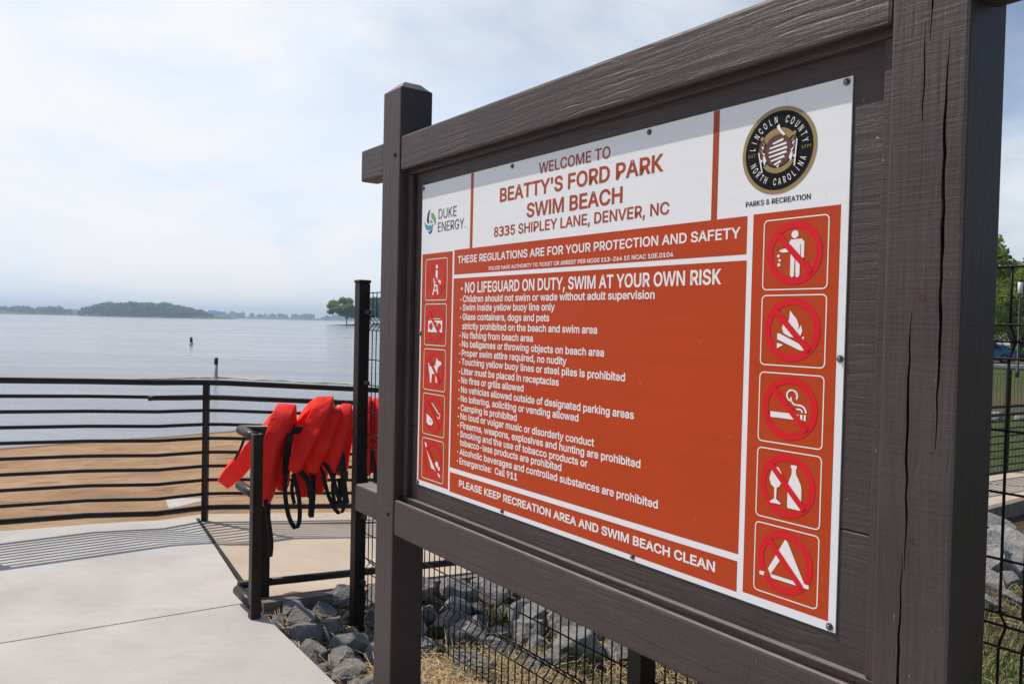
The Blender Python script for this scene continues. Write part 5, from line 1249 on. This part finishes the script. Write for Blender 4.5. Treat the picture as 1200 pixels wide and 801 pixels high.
# the bay between walkway and fence
for s, n, r_ in ((-1.52, 0.06, 0.085), (-1.47, 0.24, 0.11), (-1.36, 0.06, 0.12), (-1.19, 0.03, 0.135), (-1.30, 0.21, 0.10), (-1.04, 0.17, 0.14), (-1.13, 0.30, 0.09), (-0.98, -0.02, 0.10), (-0.84, 0.08, 0.12), (-0.84, 0.29, 0.12), (-0.66, 0.03, 0.11), (-0.64, 0.23, 0.13), (-0.47, 0.10, 0.115), (-0.44, 0.29, 0.10), (-0.30, 0.22, 0.09), (-1.10, -0.08, 0.06), (-0.76, -0.07, 0.07), (-0.52, -0.07, 0.06), (-1.40, -0.05, 0.06), (-1.55, 0.40, 0.13), (-1.50, 0.62, 0.15), (-1.52, 0.88, 0.16)):
    try_rock(s, n, r_, 0.6)
for _ in range(1400):                                  # smaller stones filling the gaps of the near bay
    try_rock(br.uniform(-1.58, -0.30), br.uniform(-0.08, 0.40), br.uniform(0.035, 0.075), 0.66)
for r_lo, r_hi, tries in ((0.14, 0.21, 500), (0.09, 0.14, 900), (0.055, 0.09, 1200)):
    for _ in range(tries):
        n = br.uniform(0.40, 3.4); s = br.uniform(-1.56, -0.36 + 0.07 * n)
        try_rock(s, n, br.uniform(r_lo, r_hi), 0.70)
for r_lo, r_hi, tries in ((0.16, 0.30, 260), (0.09, 0.16, 300)):
    for _ in range(tries):
        n = br.uniform(3.4, 8.6); s = br.uniform(-1.56, 0.1 + 0.1 * (n - 3.4))
        try_rock(s, n, br.uniform(r_lo, r_hi))
for k in range(16):
    x = 12.2 + 0.36 * k + br.uniform(-0.1, 0.1); y = 21.3 + br.uniform(-0.4, 0.4)
    o = bpy.data.objects.new('boulder', br.choice(bmeshes)); COL.objects.link(o); k_ = br.uniform(0.16, 0.30)
    o.scale = (k_, k_, k_); o.rotation_euler = (0, 0, br.uniform(0, 6)); o.location = (x, y, gz(x, y) + k_ * 0.35)
    tag(o, 'pale boulder in the row edging the lawn far behind the wire fence', 'boulder', 'pale boulders edging the far lawn')
print('boulders', len(placed))

# ------------------------------------------------------------------ pine straw and grass (stuff)
def blades(name, P, L, Wd, up_lo, up_hi, m_, seed, bend=0.3, **kw):
    """P: base points (n,3); thin strips of two quads each"""
    r_ = np.random.default_rng(seed); n = len(P)
    az = r_.uniform(0, 2 * np.pi, n); el = r_.uniform(up_lo, up_hi, n)
    d = np.stack([np.cos(az) * np.cos(el), np.sin(az) * np.cos(el), np.sin(el)], -1)
    ln = r_.uniform(L[0], L[1], n)[:, None]; w = r_.uniform(Wd[0], Wd[1], n)[:, None]
    side = np.stack([-np.sin(az), np.cos(az), np.zeros(n)], -1)
    tw = r_.uniform(-0.6, 0.6, n)[:, None]; side = side * np.cos(tw) + np.cross(d, side) * np.sin(tw)
    mid = P + d * ln * 0.5; tip = P + d * ln - np.array([0, 0, 1]) * ln * bend * r_.uniform(0.2, 1, n)[:, None]
    V = np.stack([P - side * w, P + side * w, mid + side * w * 0.9, mid - side * w * 0.9, tip + side * w * 0.25, tip - side * w * 0.25], 1).reshape(-1, 3)
    b0 = np.arange(n)[:, None] * 6
    Fq = np.concatenate([b0 + np.array([0, 1, 2, 3]), b0 + np.array([3, 2, 4, 5])], 0)
    return obj(name, np_mesh(name, V, Fq), m_, **kw)
gr_ = np.random.default_rng(4)
def scatter(n, s_rng, n_rng, keep=None):
    s = gr_.uniform(*s_rng, n); nn = gr_.uniform(*n_rng, n)
    if keep is not None:
        k = keep(s, nn); s, nn = s[k], nn[k]
    x = TL.x + DS.x * s + DN.x * nn; y = TL.y + DS.y * s + DN.y * nn
    return np.stack([x, y, ground_z(x, y)], -1)
Pst = np.concatenate([scatter(9000, (-0.75, 2.6), (0.0, 2.2)), scatter(7000, (-0.62, 0.5), (0.02, 1.0)), scatter(900, (-1.62, -0.5), (-0.1, 0.5)), scatter(3500, (-0.45, -0.05), (0.12, 0.8)), scatter(2200, (0.0, 2.6), (2.2, 6))])
Pst[:, 2] += gr_.uniform(0.0, 0.05, len(Pst))
blades('pine_straw', Pst, (0.07, 0.2), (0.0009, 0.002), -0.15, 0.5, M_straw, 1, 0.35, kind='stuff', label='dry tan pine straw lying over the soil below the notice board', cat='straw')
hp_ = scatter(2600, (-0.62, 0.25), (0.10, 0.75)); hp_[:, 2] += gr_.uniform(0, 0.10, len(hp_))
blades('pine_straw', hp_, (0.14, 0.32), (0.0014, 0.003), -0.25, 0.55, M_straw, 6, 0.45, kind='stuff', label='golden heap of long pine straw below the notice board', cat='straw')
clumps = scatter(150, (-1.3, 0.2), (0.5, 3.2))
Pg = np.repeat(clumps, 26, 0) + gr_.normal(0, 0.05, (150 * 26, 3)) * np.array([1, 1, 0])
P2 = scatter(26000, (-0.2, 2.8), (1.5, 7.5), lambda s, n: gr_.uniform(0, 1, len(s)) < np.clip((s - 0.08 * np.clip(n - 1, 0, 6)) * 0.7 + 0.5, 0, 1))
Pg = np.concatenate([Pg, P2])
blades('grass', Pg, (0.06, 0.17), (0.0016, 0.0034), 0.8, 1.5, M_blade, 2, 0.5, kind='stuff', label='thin green grass sprouting between boulders and straw', cat='grass')

# ------------------------------------------------------------------ lake: marker buoy, steel pile, buoy line
b0 = pix(224, 404, 80.0)
bu = empty('marker_buoy', (b0.x, 80.0, -1.3), label='small dark and white marker buoy floating far out on the lake', cat='buoy')
mb = MB(); mb.tube([(0, 0, 0), (0, 0, 0.08), (0, 0, 0.30)], [0.16, 0.2, 0.17], 14); obj('float', mb, mat('buoy_white', (0.6, 0.6, 0.6), 0.5), bu)
mb = MB(); mb.tube([(0, 0, 0.30), (0, 0, 0.75), (0, 0, 0.86)], [0.16, 0.12, 0.05], 12); obj('spar', mb, mat('buoy_dark', (0.04, 0.045, 0.06), 0.5), bu)
p0 = pix(253, 446, 37.2)
pi_ = empty('steel_pile', (p0.x, 37.2, -1.6), label='short pale steel pile with dark cap standing in the water beyond the railing', cat='pile')
mb = MB(); mb.tube([(0, 0, 0), (0, 0, 0.98)], 0.08, 14); obj('shaft', mb, mat('pile_white', (0.45, 0.44, 0.43), 0.5), pi_)
mb = MB(); mb.tube([(0, 0, 0.982), (0, 0, 1.30)], 0.09, 14); obj('cap', mb, mat('pile_dark', (0.03, 0.025, 0.03), 0.5), pi_)
mb = MB(); lp = []
for k in range(60):
    f = k / 59
    if f < 0.4: p = Vector((-16.6, 35.0, 0)).lerp(Vector((-13.9, 37.3, 0)), f / 0.4)
    else: p = Vector((-13.9, 37.3, 0)).lerp(Vector((-6.4, 34.9, 0)), (f - 0.4) / 0.6)
    lp.append((p.x, p.y + 0.15 * math.sin(k * 0.5), -1.235 + 0.01 * math.sin(k * 1.3)))
mb.tube(lp, 0.035, 8)
obj('buoy_line', mb, mat('buoy_yellow', (0.66, 0.60, 0.36), 0.6), label='pale yellow swim area buoy line floating beside the steel pile', cat='buoy line')

# ------------------------------------------------------------------ far shores
def leaf_cloud(centres, radii, n, size, seed, squash=0.75, shell=0.55):
    r_ = np.random.default_rng(seed)
    centres = np.asarray(centres, float); radii = np.asarray(radii, float)
    pr = radii ** 2; pr = pr / pr.sum()
    k = r_.choice(len(centres), n, p=pr)
    d = r_.normal(size=(n, 3)); d /= np.linalg.norm(d, axis=1)[:, None]
    rad = radii[k] * (shell + (1 - shell) * r_.uniform(0, 1, n) ** 0.6)
    P = centres[k] + d * rad[:, None] * np.array([1, 1, squash])
    a = r_.normal(size=(n, 3)) + d * 0.6; a /= np.linalg.norm(a, axis=1)[:, None]
    b_ = np.cross(a, r_.normal(size=(n, 3))); b_ /= np.linalg.norm(b_, axis=1)[:, None]
    c = np.cross(a, b_); s_ = (size * r_.uniform(0.5, 1.3, n))[:, None]
    V = np.stack([P - b_ * s_, P - c * s_ * 0.55, P + b_ * s_, P + c * s_ * 0.55], 1).reshape(-1, 3)
    return V, np.arange(n * 4).reshape(n, 4)
def profile_woods(name, x0, x1, Yd, prof, depth, n, leaf, seed, wl=1.35, **kw):
    """a wooded shore: crowns filling the silhouette prof = [(px, height m)]"""
    r_ = np.random.default_rng(seed); cs, rs = [], []
    px = np.array([p[0] for p in prof]); ph = np.array([p[1] for p in prof])
    m_ = n // 55
    for _ in range(m_):
        u = r_.uniform(x0, x1); h = np.interp(u, px, ph) * r_.uniform(0.90, 1.06)
        y = Yd + r_.uniform(0, depth)
        r0 = r_.uniform(0.16, 0.30) * max(h, 5)
        z = -1.25 + r_.uniform(0.3, 1.0) * max(h - r0, r0)
        cs.append(((u - 600) / F_PX * y, y, z)); rs.append(r0)
    V, Fq = leaf_cloud(cs, rs, n, leaf, seed)
    V[:, 2] = np.maximum(V[:, 2], -1.2)
    return obj(name, np_mesh(name, V, Fq), M_wood_far, kind='stuff', **kw)
def mound(name, x0, x1, Yd, depth, h, m_=None):
    """low land strip rising out of the water"""
    mb_ = MB(); n = 24
    xs = [x0 + (x1 - x0) * k / n for k in range(n + 1)]
    rows = []
    for f, hh in ((-0.04, -2.2), (0.0, -1.1), (0.3, h), (0.8, h), (1.2, -2.2)):
        rows.append([mb_.bm.verts.new((x, Yd + depth * f + 0.02 * depth * math.sin(k * 1.7), (-1.25 + (hh + 1.25) * min(1, min(k, n - k) / 3.0 + 0.1)) if hh > -1.2 else hh)) for k, x in enumerate(xs)])
    for a, b_ in zip(rows, rows[1:]):
        for k in range(n): mb_.bm.faces.new((a[k], a[k + 1], b_[k + 1], b_[k]))
    return obj(name, mb_, m_ or M_ground2, smooth=True, kind='structure')
M_ground2 = mat('shore_soil', (0.11, 0.10, 0.06), 0.95, 0.2)
PXM = lambda px, Y_: (px - 600) / F_PX * Y_
mound('island', PXM(92, 1250), PXM(249, 1250), 1250, 120, 4)
profile_woods('island_woods', 90.5, 249.5, 1262, [(89, 6), (95, 14), (104, 19), (115, 23), (128, 26), (160, 27), (190, 27), (205, 25), (222, 20), (238, 15), (250, 8)], 90, 26000, 2.0, 5, label='long wooded island across the lake, left of centre', cat='woods')
mound('hill', PXM(-160, 1600), PXM(83, 1600), 1600, 160, 4)
profile_woods('shore_woods', -160, 84, 1615, [(-160, 22), (-40, 22), (5, 17), (15, 19), (25, 20), (32, 23), (38, 17), (50, 18), (66, 20), (78, 18), (85, 9)], 110, 22000, 2.4, 6, label='hazy wooded shore at the far left edge of the lake', cat='woods')
mound('hill', PXM(70, 2700), PXM(1100, 2700), 2700, 260, 6)
profile_woods('distant_woods', 60, 1100, 2720, [(60, 20), (90, 22), (240, 24), (262, 32), (275, 27), (300, 22), (330, 21), (352, 25), (370, 22), (420, 24), (1100, 30)], 200, 34000, 5.5, 8, label='faint blue wooded shoreline on the horizon behind the island', cat='woods')
mound('spit', -93, 90, 388, 60, 0.3)

def tree(name, x, y, z, h, crown_r, label, kind='broad', seed=1, n=5000, leaf=0.2, trunk_h=0.35, m_leaf=None, group=None):
    t_ = empty(name, (x, y, z), label=label, cat='tree', group=group)
    r_ = random.Random(seed); mb_ = MB()
    tr = 0.022 * h
    if kind == 'broad':
        fork = h * trunk_h
        mb_.tube([(0, 0, -0.3), (0.02 * h * r_.uniform(-1, 1), 0, fork * 0.6), (0.03 * h * r_.uniform(-1, 1), 0.0, fork)], [tr * 1.25, tr, tr * 0.85], 9)
        cs, rs = [], []
        nb = 9
        for k in range(nb):
            a = 2 * math.pi * (k + r_.uniform(-0.3, 0.3)) / nb; rr = crown_r * r_.uniform(0.35, 0.85)
            zt = h * r_.uniform(trunk_h + 0.15, 0.92) if k else h * 0.9
            if k == 0: rr = crown_r * 0.1
            e = Vector((math.cos(a) * rr, math.sin(a) * rr, zt))
            mid = Vector((e.x * 0.4, e.y * 0.4, fork + (zt - fork) * 0.55))
            mb_.tube([(0, 0, fork * 0.9), mid, e], [tr * 0.6, tr * 0.35, tr * 0.1], 6)
            cs.append(e); rs.append(crown_r * r_.uniform(0.30, 0.46))
            for q_ in range(3):
                o2 = e + Vector((r_.uniform(-1, 1), r_.uniform(-1, 1), r_.uniform(-0.5, 0.5))) * crown_r * 0.42
                o2.z = min(max(o2.z, h * (trunk_h + 0.02)), h * 0.95)
                cs.append(o2); rs.append(crown_r * r_.uniform(0.16, 0.30))
        V, Fq = leaf_cloud([c[:] for c in cs], rs, n, leaf, seed, 0.7, 0.45)
    else:
        mb_.tube([(0, 0, -0.3), (0, 0, h * 0.5), (0, 0, h * 0.98)], [tr, tr * 0.6, tr * 0.08], 8)
        cs, rs = [], []
        for k in range(34):
            f = 0.15 + 0.85 * (k / 34); a = k * 2.4; rr = crown_r * (1 - f) ** 0.8 * r_.uniform(0.7, 1.15)
            zt = h * f
            e = Vector((math.cos(a) * rr, math.sin(a) * rr, zt + rr * 0.12))
            mb_.tube([(0, 0, zt - 0.05 * h), e], [tr * 0.25, tr * 0.05], 5)
            for q_ in (0.45, 0.7, 1.0):
                cs.append(Vector((e.x * q_, e.y * q_, e.z))); rs.append(crown_r * 0.13 + 0.08)
        V, Fq = leaf_cloud([c[:] for c in cs], rs, n, leaf, seed, 0.5, 0.2)
    obj('trunk', mb_, M_bark, t_)
    obj('crown', np_mesh('crown', V, Fq), m_leaf or M_leaf, t_)
    return t_
tree('shade_tree', PXM(406, 400), 400, -0.6, 12.8, 7.8, 'lone spreading tree on the low spit, left of the tall fence post', seed=4, n=15000, leaf=0.42, trunk_h=0.22)
for k, (px, Y_, h, c) in enumerate(((433, 415, 14, 6.5), (446, 408, 12, 6.0), (459, 420, 15, 7.0))):
    tree('shade_tree', PXM(px, Y_), Y_, -0.4, h, c, ('dark tree on the spit seen through the mesh right of the tall post', 'green tree on the spit between the tall fence post and the notice board', 'tree on the spit hidden behind the left upright of the notice board')[k], seed=20 + k, n=4500, leaf=0.45, trunk_h=0.2, m_leaf=M_leaf2)

# ------------------------------------------------------------------ land to the right: car park, trees, lamp, car
def drape(name, x0, x1, y0, y1, dz, m_):
    gx_ = np.linspace(x0, x1, 40); gy_ = np.linspace(y0, y1, 12); X_, Y_ = np.meshgrid(gx_, gy_)
    Z_ = ground_z(X_, Y_) + dz
    id_ = np.arange(X_.size).reshape(X_.shape)
    q_ = np.stack([id_[:-1, :-1], id_[:-1, 1:], id_[1:, 1:], id_[1:, :-1]], -1).reshape(-1, 4)
    return obj(name, np_mesh(name, np.stack([X_, Y_, Z_], -1).reshape(-1, 3), q_), m_, kind='structure')
m = mat('asphalt', (0.05, 0.05, 0.052), 0.9); t = NT(m); t.color(t.ramp(t.noise(t.geo(), 3, 5), [(0.3, G(0.045)), (0.7, G(0.075))]))
drape('road', 24, 80, 50, 58, 0.05, m)
mb = MB(); mb.box((24, 48.9, gz(35, 50) - 0.2), (80, 49.95, gz(35, 50) + 0.17), 0.02); obj('kerb', mb, mat('white_kerb', (0.78, 0.76, 0.70), 0.8), kind='structure')
spec = [('leafy_tree', 28.3, 50.0, 8.7, 3.3, 'broad', 'tall dark leafy tree whose upper boughs show beside the right upright'),
 ('leafy_tree', 40.5, 64.0, 7.4, 4.6, 'broad', 'bright green leafy tree behind the lamp post'),
 ('leafy_tree', 45.0, 70.0, 8.2, 5.0, 'broad', 'leafy tree at the right edge of the picture behind the car park'),
 ('leafy_tree', 48.5, 66.0, 7.4, 4.4, 'broad', 'leafy tree just outside the right edge beyond the car park'),
 ('leafy_tree', 36.5, 68.0, 7.6, 4.6, 'broad', 'leafy tree hidden behind the right upright of the notice board'),
 ('leafy_tree', 54.0, 80.0, 9.6, 5.4, 'broad', 'taller leafy tree farthest back beyond the car park'),
 ('leafy_tree', 43.0, 82.0, 9.2, 5.4, 'broad', 'tall leafy tree in the back row behind the lamp post')]
spec += [('leafy_tree', x, y, 11.0, 5.6, 'broad', 'unseen leafy tree added to the row that carries on beyond the right edge') for x, y in ((44, 38), (43, 26), (42, 14), (41, 3))]  # unseen trees, added to darken reflections and ambient light from the right
for k, (nm, x, y, h, c, kd, lb) in enumerate(spec):
    tree(nm, x, y, gz(x, y), h, c, lb, kd, seed=40 + k, n=9000 if kd == 'broad' else 7000, leaf=0.17 if kd == 'broad' else 0.16, trunk_h=0.12, m_leaf=M_leaf if kd == 'broad' else M_pine, group='unseen trees added beyond the right edge' if 'carries on' in lb else None)
# low bushes along the car park
for k, (x, y) in enumerate(((37.5, 60.5), (39.5, 60.0), (41.8, 60.6))):
    V, Fq = leaf_cloud([(0, 0, 0.6), (0.7, 0.2, 0.5), (-0.7, 0, 0.45)], [0.8, 0.6, 0.55], 2200, 0.1, 70 + k)
    me = np_mesh('shrub', V, Fq)
    o = obj('shrub', me, M_leaf2, label=('rounded green shrub beyond the car park, nearest the right upright', 'rounded green shrub beyond the car park, below the lamp post', 'rounded green shrub beyond the car park at the picture edge')[k], cat='shrub', group='shrubs beyond the car park')
    o.location = (x, y, gz(x, y))
# lamp post
lx, ly = 25.55, 40.0
lp_ = empty('lamp_post', (lx, ly, gz(lx, ly)), label='slim dark lamp post with a white lantern in front of the trees', cat='lamp post')
mb = MB(); mb.tube([(0, 0, -0.1), (0, 0, 0.3), (0, 0, 0.32), (0, 0, 4.2)], [0.10, 0.10, 0.06, 0.045], 10); obj('pole', mb, M_rail, lp_)
mb = MB(); mb.tube([(0, 0, 4.201), (0, 0, 4.22), (0, 0, 4.78), (0, 0, 4.80)], [0.07, 0.11, 0.12, 0.09], 14); obj('lantern', mb, mat('lantern_white', (0.75, 0.75, 0.74), 0.4), lp_)
mb = MB(); mb.tube([(0, 0, 4.802), (0, 0, 4.9), (0, 0, 5.3)], [0.13, 0.03, 0.01], 12); obj('finial', mb, M_rail, lp_)
# parked car
def car(x, y, rz, paint):
    c = empty('parked_car', (x, y, gz(x, y) + 0.055), rz, label='blue parked car in the car park, half hidden by the right upright', cat='car')
    side = [(-2.15, 0.35), (-2.2, 0.62), (-2.1, 0.85), (-1.25, 0.93), (-0.55, 1.38), (0.75, 1.42), (1.55, 0.98), (2.1, 0.9), (2.2, 0.6), (2.15, 0.32)]
    mb_ = MB(); rows = []
    for yy, k in ((-0.86, 0.0), (-0.80, 1.0), (0.80, 1.0), (0.86, 0.0)):
        rows.append([mb_.bm.verts.new((px, yy * (0.86 if pz > 1.2 else 1.0), pz if k else min(pz, 0.86) * 0.97)) for px, pz in side])
    for a, b_ in zip(rows, rows[1:]):
        for k in range(len(side)): mb_.bm.faces.new((a[k], a[(k + 1) % len(side)], b_[(k + 1) % len(side)], b_[k]))
    mb_.bm.faces.new(rows[0]); mb_.bm.faces.new(rows[-1][::-1])
    obj('body', mb_, paint, c)
    glass = mat('car_glass', (0.02, 0.025, 0.03), 0.08)
    for sg in (-1, 1):
        mb_ = MB(); yy = sg * 0.835
        mb_.poly([[(-1.05, 0.95), (-0.48, 1.31), (0.68, 1.34), (1.28, 0.98)]], lambda u, v: Vector((u, yy * (1.0 - (v - 0.9) * 0.17) + sg * 0.012, v))); obj('side_window', mb_, glass, c)
        for wx in (-1.35, 1.38):
            mb_ = MB(); mb_.tube([(wx, sg * 0.70, 0.32), (wx, sg * 0.88, 0.32)], 0.32, 20); w_ = obj('wheel', mb_, mat('tyre', (0.015, 0.015, 0.016), 0.8), c)
            mb_ = MB(); mb_.tube([(wx, sg * 0.881, 0.32), (wx, sg * 0.895, 0.32)], 0.19, 14); obj('rim', mb_, M_screw, w_)
    for sx, nm, pts in ((-1, 'windscreen', ((-1.22, 0.95), (-0.58, 1.36))), (1, 'rear_window', ((0.80, 1.40), (1.50, 1.0)))):
        mb_ = MB(); (xa, za), (xb, zb2) = pts
        v4 = [mb_.bm.verts.new(p) for p in ((xa, -0.68, za + 0.015), (xa, 0.68, za + 0.015), (xb, 0.66, zb2 + 0.015), (xb, -0.66, zb2 + 0.015))]; mb_.bm.faces.new(v4); obj(nm, mb_, glass, c)
    return c
car(32.3, 55.0, R(4), mat('blue_car_paint', (0.02, 0.16, 0.40), 0.25))
# far mesh fence across the end of the lawn
fz = gz(7.2, 11.5)
build_fence((5.6, 13.2, fz), R(-14), [0.0, 2.4, 4.8], 1.72, 0.05, -0.3, [1.5, 0.85, 0.2], [1.2, 1.02, 0.55, 0.4], 'distant dark mesh fence with square posts beyond the ramp at the right', brackets=False, step=0.05, rad=0.0028)

# ------------------------------------------------------------------ haze over the lake
mb = MB(); mb.box((-3600, -200, -3.6), (3600, 3600, 42))
hz_o = obj('haze', mb, None, kind='stuff')
hm = bpy.data.materials.new('haze'); hm.use_nodes = True
hn = hm.node_tree; hn.nodes.clear()
ho = hn.nodes.new('ShaderNodeOutputMaterial'); hv = hn.nodes.new('ShaderNodeVolumePrincipled')
hv.inputs['Color'].default_value = (0.60, 0.78, 1.0, 1)
hv.inputs['Density'].default_value = 0.00038
hv.inputs['Anisotropy'].default_value = 0.2
hn.links.new(hv.outputs[0], ho.inputs['Volume'])
hz_o.data.materials.append(hm)
